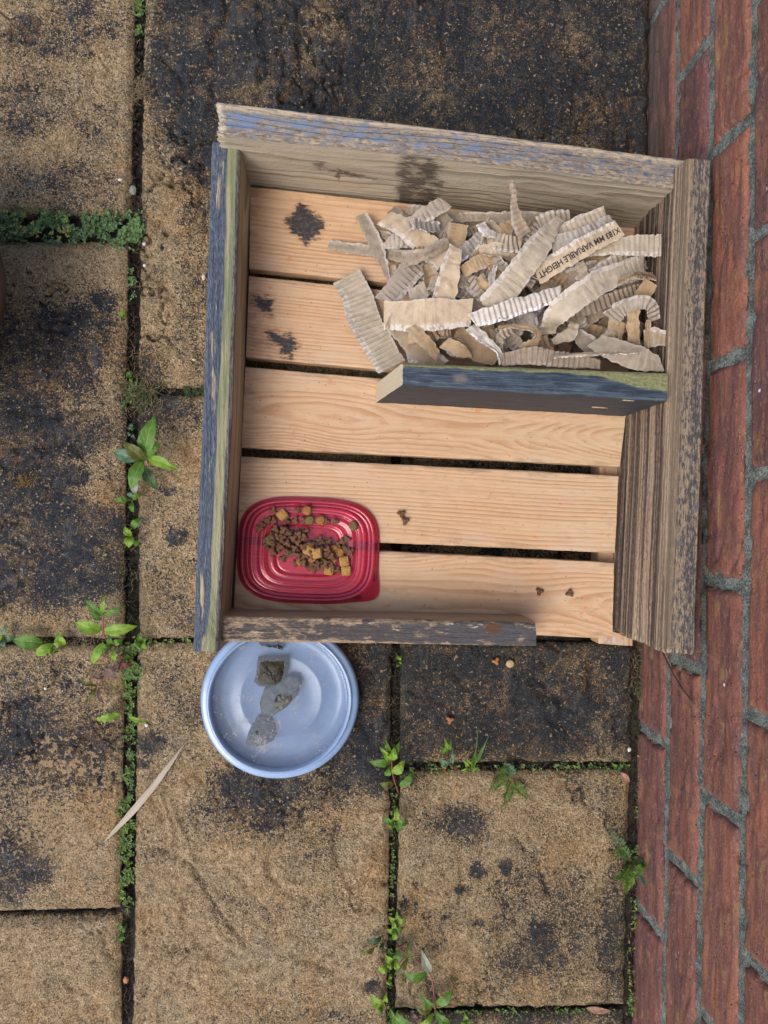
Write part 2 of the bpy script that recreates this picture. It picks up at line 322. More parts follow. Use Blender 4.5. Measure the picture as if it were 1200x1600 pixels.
def mat_card(name, base, dark, stripes=0.0, whit=.5, pale=(.66, .62, .56)):
    g = M(name); u, v, sd_ = g.sep(g.attr('gc', True)); p = g.obj(); sv = g.attr('tint')
    pu = g.comb(u, g.mul(v, .012), g.mul(sd_, 3.0))
    n = g.noise(p, 120, 4, .6); fi = g.noise(p, 900, 3, .7); lo = g.noise(pu, 26, 2, .5)
    col = g.mix(g.st(n, .38, .7), base, dark); col = g.mix(g.st(fi, .35, .7, .0, .28), col, tuple(x*1.25 for x in base))
    tmul = g.mix(g.st(sv, 0, 1), (.66, .64, .62), (1.04, 1.02, .99)); col = g.mix(1.0, col, tmul, 'MULTIPLY'); col = g.mix(g.st(g.noise(pu, 60, 3, .6), .50, .66, 0, .40), col, dark)
    fl = g.st(g.noise(g.comb(g.mul(u, 170), g.mul(v, .35), g.mul(sd_, 30)), 1, 2, .5), .34, .66, -1, 1); flu = g.attr('flu'); reg = g.m('SINE', g.mul(u, 2*math.pi/.0056)); gate = g.st(g.add(g.noise(pu, 30, 2, .5), g.mul(flu, .10)), .46, .56); fl = g.add(g.mul(fl, g.m('SUBTRACT', 1.0, flu)), g.mul(reg, flu)); av = g.m('ABSOLUTE', v)
    ridge = g.st(fl, .35, .9)
    col = g.mix(g.mul(ridge, g.mul(gate, .22)), col, (.20, .14, .10))
    if stripes:
        zone = g.mul(g.st(lo, .42, .56), g.st(g.add(v, g.mul(g.m('SUBTRACT', n, .5), 1.2)), .75, .25))
        col = g.mix(g.mul(g.mul(zone, ridge), stripes), col, (.17, .105, .10))
    # torn edges: a pale ply and a band where the flutes show
    ed = g.add(g.mul(v, g.m('SIGN', g.add(sv, -.5))), g.mul(g.m('SUBTRACT', g.noise(p, 170, 3, .6), .5), .5))
    tb = g.st(ed, .58, .64); col = g.mix(g.mul(tb, whit), col, pale)
    tn = g.noise(g.comb(g.mul(u, 330), g.mul(v, 2.0), g.mul(sd_, 9)), 1, 2, .5); col = g.mix(g.mul(g.mul(tb, g.st(tn, .50, .58)), whit*.9), col, (.17, .12, .10))
    rim = g.st(g.add(av, g.mul(g.m('SUBTRACT', n, .5), .6)), .90, .97); col = g.mix(g.mul(rim, .28), col, pale)
    spot = g.st(g.noise(g.va(p, (5, 5, 5)), 55, 2, .5), .70, .76, 0, .45); col = g.mix(spot, col, (.27, .19, .11))
    col = g.mix(g.attr('edge'), col, g.mix(g.st(tn, .42, .56), tuple(x*.85 for x in pale), (.22, .16, .12)))
    h = g.add(g.mul(g.mul(fl, g.add(gate, .15)), .55), g.mul(n, .8), g.mul(fi, .35))
    return g.done(col, .88, g.bump(h, .55, .0010), spec=.2)
def mat_leaf(name, c1, c2, vein, rough=.45):
    g = M(name); a, t, sdd = g.sep(g.attr('gc', True)); n = g.noise(g.obj(), 160, 3, .6)
    col = g.mix(g.st(n, .35, .7), c1, c2); at = g.m('ABSOLUTE', t)
    mid = g.st(at, .12, .03); lat = g.st(g.m('FRACT', g.add(g.mul(a, 6), g.mul(at, -1.6))), .16, .04)
    col = g.mix(g.mul(mid, .7), col, vein); col = g.mix(g.mul(lat, .4), col, vein)
    rimn = g.st(at, .8, 1.0, 0, .35); col = g.mix(rimn, col, tuple(x*.6 for x in c2))
    h = g.add(g.mul(mid, -1), g.mul(lat, -.6), g.mul(n, .4))
    nb = g.bump(h, .6, .0008)
    g.done(col, rough, nb, spec=.4)
    tr = g.node('ShaderNodeBsdfTranslucent'); g.put(tr.inputs[0], col)
    mx = g.node('ShaderNodeMixShader'); mx.inputs[0].default_value = .22
    g.nt.links.new(g.b.outputs[0], mx.inputs[1]); g.nt.links.new(tr.outputs[0], mx.inputs[2]); g.nt.links.new(mx.outputs[0], g.out.inputs[0])
    return g.mat
def mat_simple(name, c1, c2, scale=200, rough=.7, bs=.6, bd=.0008, spec=.4):
    g = M(name); n = g.noise(g.obj(), scale, 4, .65); return g.done(g.mix(g.st(n, .35, .68), c1, c2), rough, g.bump(n, bs, bd), spec=spec)
def mat_translucent(name, col, tint, amt, rough=.12, coat=.3, nscale=60):
    g = M(name); n = g.noise(g.obj(), nscale, 3, .6)
    c = g.mix(g.st(n, .35, .7), col, tuple(min(1, x*1.12) for x in col))
    g.done(c, rough, g.bump(g.noise(g.obj(), 40, 2, .5), .12, .0008), spec=.5)
    tr = g.node('ShaderNodeBsdfTransparent'); g.put(tr.inputs[0], tint)
    mx = g.node('ShaderNodeMixShader'); mx.inputs[0].default_value = amt
    g.nt.links.new(g.b.outputs[0], mx.inputs[1]); g.nt.links.new(tr.outputs[0], mx.inputs[2])
    gl = g.node('ShaderNodeBsdfGlossy'); gl.inputs['Roughness'].default_value = rough
    fr = g.node('ShaderNodeFresnel'); fr.inputs[0].default_value = 1.52
    m2 = g.node('ShaderNodeMixShader'); g.nt.links.new(fr.outputs[0], m2.inputs[0]); g.nt.links.new(mx.outputs[0], m2.inputs[1]); g.nt.links.new(gl.outputs[0], m2.inputs[2])
    g.nt.links.new(m2.outputs[0], g.out.inputs[0])
    return g.mat

PAV = mat_paving(); SOIL = mat_soil(); BRICK = mat_brick(); MORT = mat_mortar()
CARD = {
 'grey': mat_card('grey_cardboard', (.43, .37, .285), (.335, .28, .21), 0, .45),
 'stripe': mat_card('grey_cardboard_torn_ply', (.45, .395, .325), (.36, .31, .25), .9, .6, (.55, .51, .45)),
 'kraft': mat_card('kraft_cardboard', (.50, .40, .285), (.39, .30, .205), 0, .55),
 'brown': mat_card('brown_kraft_cardboard', (.40, .29, .175), (.31, .22, .13), 0, .25, (.55, .45, .34)),
 'dark': mat_card('dull_grey_cardboard', (.32, .26, .195), (.23, .185, .14), .5, .3, (.48, .43, .38)),
 'white': mat_card('torn_white_ply_cardboard', (.54, .50, .45), (.42, .38, .335), .35, .8, (.72, .70, .67)),
}
LEAF = {
 'green': mat_leaf('leaf_green', (.10, .22, .022), (.065, .15, .018), (.19, .31, .07)),
 'lime': mat_leaf('leaf_lime', (.22, .36, .03), (.14, .27, .022), (.32, .42, .10)),
 'dark': mat_leaf('leaf_dark', (.055, .11, .035), (.032, .065, .028), (.11, .18, .07)),
 'blue': mat_leaf('leaf_bluish', (.12, .22, .12), (.08, .16, .09), (.22, .32, .2)),
 'olive': mat_leaf('leaf_olive', (.11, .13, .018), (.08, .085, .015), (.20, .17, .05)),
 'red': mat_leaf('leaf_red', (.20, .045, .04), (.13, .035, .03), (.28, .09, .08)),
 'mauve': mat_leaf('leaf_mauve', (.16, .10, .09), (.12, .075, .07), (.24, .13, .12)),
 'pale': mat_leaf('leaf_pale_underside', (.30, .33, .24), (.22, .24, .18), (.40, .42, .32)),
}
STEM = mat_simple('plant_stem', (.14, .15, .04), (.20, .08, .05), 90, .6)
REDSTEM = mat_simple('red_plant_stem', (.25, .05, .05), (.20, .09, .07), 90, .55)
DRY = mat_simple('dry_straw', (.33, .24, .14), (.20, .14, .08), 150, .8)
DARKROOT = mat_simple('dark_root', (.05, .035, .025), (.10, .07, .05), 150, .85)
KIB = mat_simple('brown_kibble', (.175, .085, .040), (.095, .045, .022), 420, .75, 1, .0016)
KORANGE = mat_simple('orange_kibble', (.36, .165, .04), (.24, .10, .028), 420, .7, 1, .0014)
KGREEN = mat_simple('olive_kibble', (.17, .135, .040), (.115, .085, .026), 420, .75, 1, .0014)
KYEL = mat_simple('yellow_kibble', (.46, .26, .075), (.33, .165, .04), 420, .7, 1, .0014)

# ------------------------------------------------------------------ ground, paving
gv = []; nx, ny = 150, 190
for j in range(ny):
    for i in range(nx):
        x = -.75+1.35*i/(nx-1); y = -.85+1.75*j/(ny-1)
        gv.append((x, y, -.0125+.005*fb(x*40, y*40)+.0025*nz(x*220, y*220)))
tag(mesh('ground', gv, grid_faces(nx, ny), SOIL), kind='structure')
far = mesh('ground', [(-30, -30, -.04), (30, -30, -.04), (30, 30, -.04), (-30, 30, -.04)], [(0, 1, 2, 3)], SOIL, smooth=False); tag(far, kind='structure')

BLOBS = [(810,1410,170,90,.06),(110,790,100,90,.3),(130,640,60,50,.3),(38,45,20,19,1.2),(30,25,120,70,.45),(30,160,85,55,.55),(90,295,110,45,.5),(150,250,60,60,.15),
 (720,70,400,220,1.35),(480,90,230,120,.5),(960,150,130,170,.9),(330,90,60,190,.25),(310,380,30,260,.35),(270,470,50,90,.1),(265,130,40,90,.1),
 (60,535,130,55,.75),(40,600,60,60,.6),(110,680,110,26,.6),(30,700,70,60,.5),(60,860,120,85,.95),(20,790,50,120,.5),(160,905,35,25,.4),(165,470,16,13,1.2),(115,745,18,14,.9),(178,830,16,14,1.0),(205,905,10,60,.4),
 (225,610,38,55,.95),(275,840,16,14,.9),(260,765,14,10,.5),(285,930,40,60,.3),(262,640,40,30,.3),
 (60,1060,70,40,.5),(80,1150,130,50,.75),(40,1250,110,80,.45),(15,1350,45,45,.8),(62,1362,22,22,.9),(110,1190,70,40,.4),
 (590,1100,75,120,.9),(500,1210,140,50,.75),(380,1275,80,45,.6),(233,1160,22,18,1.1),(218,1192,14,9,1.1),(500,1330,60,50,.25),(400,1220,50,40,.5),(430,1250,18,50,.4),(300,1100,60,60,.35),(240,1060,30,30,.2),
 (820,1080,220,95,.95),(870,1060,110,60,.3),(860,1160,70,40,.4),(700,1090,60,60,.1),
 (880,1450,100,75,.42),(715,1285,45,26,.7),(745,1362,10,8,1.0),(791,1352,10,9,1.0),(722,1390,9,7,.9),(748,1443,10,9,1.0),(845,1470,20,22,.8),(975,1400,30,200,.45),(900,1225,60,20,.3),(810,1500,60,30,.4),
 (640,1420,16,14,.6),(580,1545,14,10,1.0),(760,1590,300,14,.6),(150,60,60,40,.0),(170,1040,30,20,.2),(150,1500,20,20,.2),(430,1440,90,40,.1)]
FLECK = [(80,1230,85,75,1.0),(60,1310,60,45,.8),(440,1290,90,50,.5),(270,1500,60,110,.6),(100,1180,50,30,.5),(800,1260,80,60,.25)]
def blob(L, px, py, wob=True):
    v = 0; px, py = px+9*nz(px*.045, py*.045, 3)+4*nz(px*.15, py*.15, 5), py+9*nz(px*.045, py*.045, 8)+4*nz(px*.15, py*.15, 1)
    for (x, y, rx, ry, a) in L:
        dx = (px-x)/rx; dy = (py-y)/ry; d = dx*dx+dy*dy
        if d < 4: v += a*math.exp(-d*d*.55)
    return v
CRACKS = [[(240,1325),(272,1335),(300,1352),(318,1385),(345,1432),(385,1478)],[(438,1215),(428,1240),(444,1268)],[(414,1222),(440,1250)],[(556,1062),(566,1090),(560,1120),(576,1150)],[(590,1010),(583,1050),(592,1095)],
 [(606,10),(600,40),(588,70),(572,96)],[(700,0),(690,40),(697,90),(684,140)],[(586,0),(580,30),(590,60)],[(392,10),(388,60)],[(948,60),(955,110),(948,150),(952,215)],[(862,120),(868,170),(860,210)],[(530,1280),(520,1330),(548,1390)],
 [(700,1040),(730,1075),(770,1110)],[(840,1060),(880,1100),(870,1150)],[(640,1080),(690,1100)],[(30,1180),(90,1160),(150,1178)],[(790,1300),(835,1340),(860,1400)],[(20,640),(80,655),(150,640)],[(60,700),(120,690)],[(430,1530),(470,1500),(520,1520)]]
CSEG = [(a, b) for c in CRACKS for a, b in zip(c, c[1:])]
def crackd(x, y):
    x += 5*nz(x*.07, y*.07, 2); y += 5*nz(x*.07, y*.07, 9); best = 0
    for (x0, y0), (x1, y1) in CSEG:
        if abs(x-x0) > 70 and abs(x-x1) > 70 or abs(y-y0) > 70 and abs(y-y1) > 70: continue
        dx, dy = x1-x0, y1-y0; t = max(0, min(1, ((x-x0)*dx+(y-y0)*dy)/(dx*dx+dy*dy))); d = math.hypot(x-x0-t*dx, y-y0-t*dy)
        if d < 14: best = max(best, math.exp(-(d/4.2)**2))
    return best
def slab(q, base=0.0, rel=1.0, res=.0025, alg=.0, seed=1, dz=0.0, tilt=(0, 0), deep=.028):
    A, B, C, D = [P(x, y, 0) for x, y in q]           # TL TR BR BL
    L1 = (B-A).length; L2 = (D-A).length; nx = max(8, int(L1/res)); ny = max(8, int(L2/res))
    vs = []; di = []; fl = []; al = []
    skirt = 2
    for j in range(-skirt, ny+skirt):
        tj = min(1, max(0, j/(ny-1)))
        for i in range(-skirt, nx+skirt):
            ti = min(1, max(0, i/(nx-1)))
            p = A.lerp(B, ti).lerp(D.lerp(C, ti), tj)
            e = min(ti*L1, (1-ti)*L1, tj*L2, (1-tj)*L2)
            # uneven edges
            k = sm(.03-e, 0, .03)
            p.x += k*(.0022*nz(p.y*55, seed*3)+.0012*nz(p.y*190, seed)); p.y += k*(.0022*nz(p.x*55, seed*5)+.0012*nz(p.x*190, seed*2))
            px, py = PX(p)
            rv = fb(p.x*22+seed, p.y*22, seed, 5)
            crk = 1-abs(nz(p.x*9+seed*2, p.y*16, 3.3+seed)+.35*nz(p.x*60, p.y*60, 7))
            riv = abs(fb(p.x*13+seed, p.y*5.5+2*nz(p.x*9, p.y*9, 4), seed+9, 4)); crm = sm(nz(p.x*6, p.y*6, 2+seed), -.15, .3); z = dz+tilt[0]*(ti-.5)+tilt[1]*(tj-.5)+.0016*rv+.0007*fb(p.x*160, p.y*160, seed, 3) - .0045*rel*sm(crk, .965, 1.0)*crm+.0026*rel*sm(riv, .0, .25)*sm(nz(p.x*4+3, p.y*4, seed), -.3, .2)-.0015
            z -= .004*(1-sm(e, 0, .009))**1.5
            out = max(-i, i-(nx-1), -j, j-(ny-1), 0)
            if out > 0: z = z-.006 if out == 1 else -deep
            ck = crackd(px, py)*(.5+.5*sm(nz(p.x*60, p.y*60, 4), -.3, .2)); z -= .0034*ck
            p.z = z; vs.append(p)
            edg = sm(.022-e, 0, .022)
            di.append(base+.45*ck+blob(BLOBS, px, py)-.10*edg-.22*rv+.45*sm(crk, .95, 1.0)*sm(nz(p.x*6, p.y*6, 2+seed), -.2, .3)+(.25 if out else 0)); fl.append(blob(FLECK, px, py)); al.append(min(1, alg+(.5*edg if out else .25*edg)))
    W = nx+2*skirt; Hh = ny+2*skirt
    f = [(a, d, c, b) for (a, b, c, d) in grid_faces(W, Hh)]
    o = mesh('paving_slab', vs, f, PAV, attrs={'dirt': di, 'fleck': fl, 'algae': al}); return tag(o, kind='structure')
slab([(-190,-160),(213,-160),(203,336),(-190,330)], .02, seed=1)
slab([(-190,375),(199,377),(193,998),(-190,992)], .10, seed=2, dz=.001, tilt=(.002, 0))
slab([(-190,1008),(194,1010),(187,1422),(-190,1428)], .0, seed=3, tilt=(-.001, .002))
slab([(-190,1437),(187,1431),(189,1790),(-190,1790)], -.14, seed=4, dz=-.002)
slab([(229,-160),(1016,-160),(1009,606),(216,606)], .05, rel=2.1, seed=5, alg=.05)
slab([(214,617),(612,617),(612,996),(216,998)], .10, seed=6)
slab([(628,617),(1006,617),(997,995),(628,995)], .45, seed=7)
slab([(215,1006),(612,1004),(603,1790),(204,1790)], -.08, seed=8, tilt=(0, -.001))
slab([(627,1003),(991,1005),(986,1190),(626,1194)], .30, rel=1.7, seed=9, alg=.1)
slab([(626,1206),(986,1204),(975,1572),(618,1578)], .07, seed=10, alg=.15)
slab([(617,1588),(976,1582),(970,1790),(615,1790)], .15, seed=11, alg=.2)
# the patio goes on beyond the picture
for (x0, y0, x1, y1, s) in [(-690,-500,-200,330,21),(-690,340,-200,990,22),(-690,1000,-200,1790,23),(-690,-1000,213,-170,24),(229,-1000,1016,-170,25),(-190,1800,612,2500,26),(620,1800,960,2500,27)]:
    slab([(x0,y0),(x1,y0),(x1,y1),(x0,y1)], .1, res=.012, seed=s)

# ------------------------------------------------------------------ brick wall
W0 = P(1018, 0, 0); W1 = P(994, 1600, 0); WD = (W0-W1).normalized()       # along the wall, up the picture
WN = Vector((-WD.y, WD.x, 0)).normalized()                                 # out of the wall, towards the patio
if WN.x > 0: WN = -WN
WB = W1 + WD*((0-W1.y)/WD.y)                                               # base point at y = 0
def wallpt(y, z, d=0.0): return WB + WD*y + WN*d + Vector((0, 0, z))
def PW(px, py, off=.0015):
    d = RM @ Vector((px-600, 800-py, -F)); n = WN; t = ((WB+WN*off)-CAM).dot(n)/d.dot(n); return CAM+d*t
offs = [-.267, .061, -.067, .040]
def z_joint(k): return .066+.0755*k
bv = []; bf = []; tint = []
rnd = random.Random(5)
TINT0 = {}
for k in range(0, 24):
    zl = z_joint(k-1)+.0053 if k else -.03; zh = z_joint(k)-.0053
    off = offs[k] if k < 4 else offs[2+k % 2]
    fine = k < 5
    for b in range(-6, 6):
        yl = off+b*.225+.006; yh = yl+.213
        if yh < -1.2 or yl > 1.2: continue
        vis = fine and yh > -.66 and yl < .68
        r = .0028 if vis else .012
        ny = max(3, int((yh-yl)/r)); nzz = max(3, int((zh-zl)/(r*.9))); o0 = len(bv); tt = rnd.random()
        if k == 2: tt = .55+.45*tt
        if k == 0: tt = .1+.45*tt
        for j in range(-2, nzz+2):
            for i in range(-2, ny+2):
                ti = min(1, max(0, i/(ny-1))); tj = min(1, max(0, j/(nzz-1)))
                y = yl+(yh-yl)*ti; z = zl+(zh-zl)*tj
                e = min(y-yl, yh-y, z-zl, zh-z); out = max(-i, i-(ny-1), -j, j-(nzz-1), 0)
                kk = sm(.012-e, 0, .012)
                y += kk*.0014*nz(z*120, tt*50); z += kk*(.0010*nz(y*45, tt*31, k)+.0008*nz(y*170, tt*9, k))
                d = -.0035*(1-sm(e, 0, .006))**1.5-.004*sm(nz(y*60, z*60, tt*9), .25, .5)*sm(.012-e, 0, .012)+.0016*fb(y*12, z*70, tt*20, 4)+.0006*nz(y*90, z*240, tt*7)
                cr = abs(nz(y*7, z*55, tt*33)); d -= .0018*sm(.05-cr, 0, .05)
                if out: d = -.004 if out == 1 else -.03
                bv.append(wallpt(y, z, d)); tint.append(tt)
        f = grid_faces(ny+4, nzz+4, o0)
        bf += f
wall = mesh('brick_wall', bv, [(a, d, c, b) for a, b, c, d in bf], BRICK, attrs={'tint': tint})
tag(wall, 'red brick wall with grey mortar joints along the right side of the paving', 'wall')
mv = []; mf = []; ny = 620; zs_ = [-.04+.0028*i for i in range(140)]
for z in zs_:
    for i in range(ny):
        y = -.70+1.42*i/(ny-1); mv.append(wallpt(y, z, -.0038+.0011*fb(y*60, z*60, 3)+.0009*nz(y*300, z*300)))
mort = mesh('mortar', mv, [(a, d, c, b) for a, b, c, d in grid_faces(ny, len(zs_))], MORT, wall)
bm_ = [wallpt(-1.5, -.04, -.007), wallpt(1.5, -.04, -.007), wallpt(1.5, 1.88, -.007), wallpt(-1.5, 1.88, -.007),
       wallpt(-1.5, -.04, -.21), wallpt(1.5, -.04, -.21), wallpt(1.5, 1.88, -.21), wallpt(-1.5, 1.88, -.21)]
mesh('wall_core', bm_, [(0, 1, 2, 3), (7, 6, 5, 4), (0, 4, 5, 1), (1, 5, 6, 2), (2, 6, 7, 3), (3, 7, 4, 0)], MORT, wall, smooth=False)

# ------------------------------------------------------------------ wooden tray
ZS = .048
tray = empty('wooden_tray', P(670, 640, 0)); tag(tray, 'shallow wooden tray with five pine slats and weathered board sides standing on the paving', 'tray')
def seg(pts, t):
    n = len(pts)-1; x = min(n-1e-6, max(0, t*n)); i = int(x); return pts[i].lerp(pts[i+1], x-i)
def board(name, outer, inner, zb, zt, mat, rag=(.001, .001), ridge=0., seed=1., edge=.003, n=None, lean=(0., 0.), stainf=None, res=.004, warp=.001, nt_=14, nf=26, tz=None):
    O = [P(x, y, zt) for x, y in outer]; I = [P(x, y, zt) for x, y in inner]
    L = (O[-1]-O[0]).length; Wd = (O[0]-I[0]).length; Ht = zt-zb
    n = n or int(L/res); D = (O[-1]-O[0]).normalized()
    prof = []   # (s, w, ns, nw)
    es = edge/Wd; ew = edge/Ht
    def face(p0, p1, k, nrm):
        for i in range(k): t = i/(k-1); prof.append((p0[0]+(p1[0]-p0[0])*t, p0[1]+(p1[1]-p0[1])*t, *nrm))
    def corner(cs, cw, a0):
        for i in (1, 2, 3):
            a = R_(a0-90*i/4); prof.append((cs+es*math.cos(a), cw+ew*math.sin(a), math.cos(a), math.sin(a)))
    face((es, 1), (1-es, 1), nt_, (0, 1)); corner(1-es, 1-ew, 90)
    face((1, 1-ew), (1, ew), nf, (1, 0)); corner(1-es, ew, 0)
    face((1-es, 0), (es, 0), 4, (0, -1)); corner(es, ew, -90)
    face((0, ew), (0, 1-ew), max(4, nf//2), (-1, 0)); corner(es, 1-ew, 180)
    m = len(prof); vs = []; gc = []; lc = []; cap = []; st = []
    for i in range(n+1):
        t = i/n; u = t*L
        Op = seg(O, t); Ip = seg(I, t); S = (Ip-Op); Sn = S.normalized()
        for (s, w_, a, b) in prof:
            p = Op+S*s; z = zb+Ht*w_
            if tz: z = zb+(tz(t)-zb)*w_
            d = .0005*nz(u*60, s*7+w_*9, seed)+.0004*fb(u*14, s*24, w_*28+seed, 3)
            if ridge: d += ridge*(nz(.6*u, w_*Ht*230, seed)*.5+round(2.5*nz(.3*u, w_*Ht*70, seed+3))*.3+.3*nz(2*u, w_*Ht*520, seed))*abs(a)
            wp = warp*nz(u*5, seed*7)
            p = p+Sn*(a*d+wp); z += b*d+warp*.6*nz(u*6, seed*11, 4)*w_
            # ends
            ee = sm(.02-u, 0, .02); e2 = sm(.02-(L-u), 0, .02)
            rg = (abs(nz(s*9, w_*Ht*260, seed*5))+.5*abs(nz(s*40, w_*Ht*900, seed)))
            p = p+D*(ee*rag[0]*rg - e2*rag[1]*rg) + D*(lean[0]*w_*sm(.06-u, 0, .06)+lean[1]*w_*sm(.06-(L-u), 0, .06))
            p.z = z; vs.append(p); gc.append((u+seed*3.7, s*Wd, w_*Ht)); lc.append((t, s, w_)); cap.append(0.)
            st.append(stainf(PX(p), w_) if stainf else 0.)
    fs = [(a, d, c, b) for a, b, c, d in grid_faces(m, n+1, 0, True)]
    for k, row in ((0, 0), (1, n)):
        base = row*m; o0 = len(vs); c = Vector((0, 0, 0))
        for q in range(m): c += vs[base+q]
        c /= m
        for q in range(m):
            vs.append(vs[base+q].copy()); gc.append(gc[base+q]); lc.append(lc[base+q]); cap.append(1.); st.append(0.)
        vs.append(c); gc.append((gc[base][0], Wd/2, Ht/2)); lc.append((float(k), .5, .5)); cap.append(1.); st.append(0.)
        for q in range(m):
            a = o0+q; b = o0+(q+1) % m; fs.append((a, b, o0+m) if k == 0 else (b, a, o0+m))
    o = mesh(name, vs, fs, mat, attrs={'gc': gc, 'lc': lc, 'cap': cap, 'stain': st})
    me = o.data; bm = bmesh.new(); bm.from_mesh(me); bmesh.ops.recalc_face_normals(bm, faces=bm.faces); bm.to_mesh(me); bm.free()
    return under(o, tray)
def poly_sd(pts):
    def f(x, y):
        ins = False; d = 1e9; n = len(pts)
        for i in range(n):
            x0, y0 = pts[i]; x1, y1 = pts[(i+1) % n]
            if (y0 > y) != (y1 > y) and x < (x1-x0)*(y-y0)/(y1-y0)+x0: ins = not ins
            dx, dy = x1-x0, y1-y0; t = max(0, min(1, ((x-x0)*dx+(y-y0)*dy)/(dx*dx+dy*dy))); d = min(d, math.hypot(x-x0-t*dx, y-y0-t*dy))
        return d if ins else -d
    return f
marks = [poly_sd([(446,346),(459,333),(468,317),(482,328),(498,338),(506,352),(500,366),(487,374),(478,383),(464,367),(452,356)]),
         poly_sd([(394,468),(404,462),(418,465),(426,472),(424,490),(410,486),(402,478)]),
         poly_sd([(415,519),(428,517),(438,527),(452,524),(464,536),(455,556),(444,556),(436,540),(424,534)])]
def slat_stain(pp, w_):
    x, y = pp; v = 0
    if 380 < x < 520 and 300 < y < 570:
        for k, f in enumerate(marks):
            v = max(v, .5+f(x, y)*(.045 if k == 0 else .034))
    return max(0, min(1.0, v))
slats = [([(391,291),(1003,357)], [(389,419),(992,482)]), ([(389,431),(990,493)], [(384,558),(982,612)]),
         ([(383,573),(981,624)], [(377,699),(969,729)]), ([(376,713),(967,743)], [(371,838),(961,864)]), ([(370,850),(960,879)], [(364,972),(957,998)])]
for i, (a, b) in enumerate(slats):
    board('slat', a, b, .0305, ZS-.0004*(i % 2), mat_pine(i), (.0008, .0008), seed=2+i, edge=.0016, res=.0024, stainf=slat_stain if i < 2 else None, nt_=52 if i < 2 else 22, nf=5, warp=.0006)
def back_stain(pp, w_):
    x, y = pp
    if w_ > .97: return 0
    xx = x+14*nz(y*.06, 3)+5*nz(y*.2, x*.1); v = sm(xx, 600, 634)*sm(-xx, -712, -672)*.82*sm(y, 205, 245)*(.75+.5*nz(x*.05, y*.09, 5))
    v = max(v, .75*math.exp(-(((x-500)/14)**2+((y-255)/5)**2)), .8*math.exp(-(((x-545)/55)**2+((y-272-.18*(x-545))/4)**2)), .8*math.exp(-(((x-528)/5)**2+((y-272)/11)**2)))
    return v
b1 = board('end_board', [(335,157),(720,203),(1074,249)], [(334,210),(600,236),(860,266),(1074,298)], .030, .146, mat_backboard(), (.012, .0005), seed=11, edge=.0035, stainf=back_stain, res=.003)
tag(b1, 'grey end board with flaking light blue paint along its top edge')
b2 = board('side_board', [(331,221),(316,650),(300,1019)], [(377,226),(363,650),(344,960),(341,1019)], .030, .1215, mat_leftboard(), (.002, .002), seed=12, edge=.004, ridge=.0008)
tag(b2, 'side board with dark blue and yellow green paint on its top edge')
b3 = board('side_board', [(1112,250),(1086,1024)], [(1074,247),(1041,1022)], .030, .174, mat_rightboard(), (.001, .004), seed=13, edge=.003, ridge=.0050, nf=60, res=.004)
tag(b3, 'tall rough brown side board beside the brick wall')
b4 = board('end_board', [(345,1003),(600,1006),(839,1011)], [(346,963),(600,967),(838,973)], .030, .109, mat_frontboard(), (.002, .002), seed=14, edge=.004, n=170)
tag(b4, 'short front board with black and bare wood edge above the red lid')
b5 = board('divider', [(596,566),(1044,582)], [(596,600),(1043,626)], ZS+.0005, .162, mat_divider(), (.001, .0003), seed=15, edge=.003, lean=(.021, 0), nf=30)
tag(b5, 'dark blue stained divider board with a green top edge')
PW1 = mat_plainwood('pine_bearer', (.52, .34, .20), (.34, .19, .10))
board('bearer', [(936,330),(936,1006)], [(1000,330),(990,1010)], .0005, .0300, PW1, seed=16, nf=8)
board('bearer', [(330,250),(318,1000)], [(384,250),(360,1000)], .0005, .0300, PW1, seed=17, nf=8)
# bare chips knocked out of the divider's dark face
def flake(cx, cy, z, wpx, hpx, mat, name, parent=None, ang=0, seed=0, thick=.0012, yoff=0):
    pass

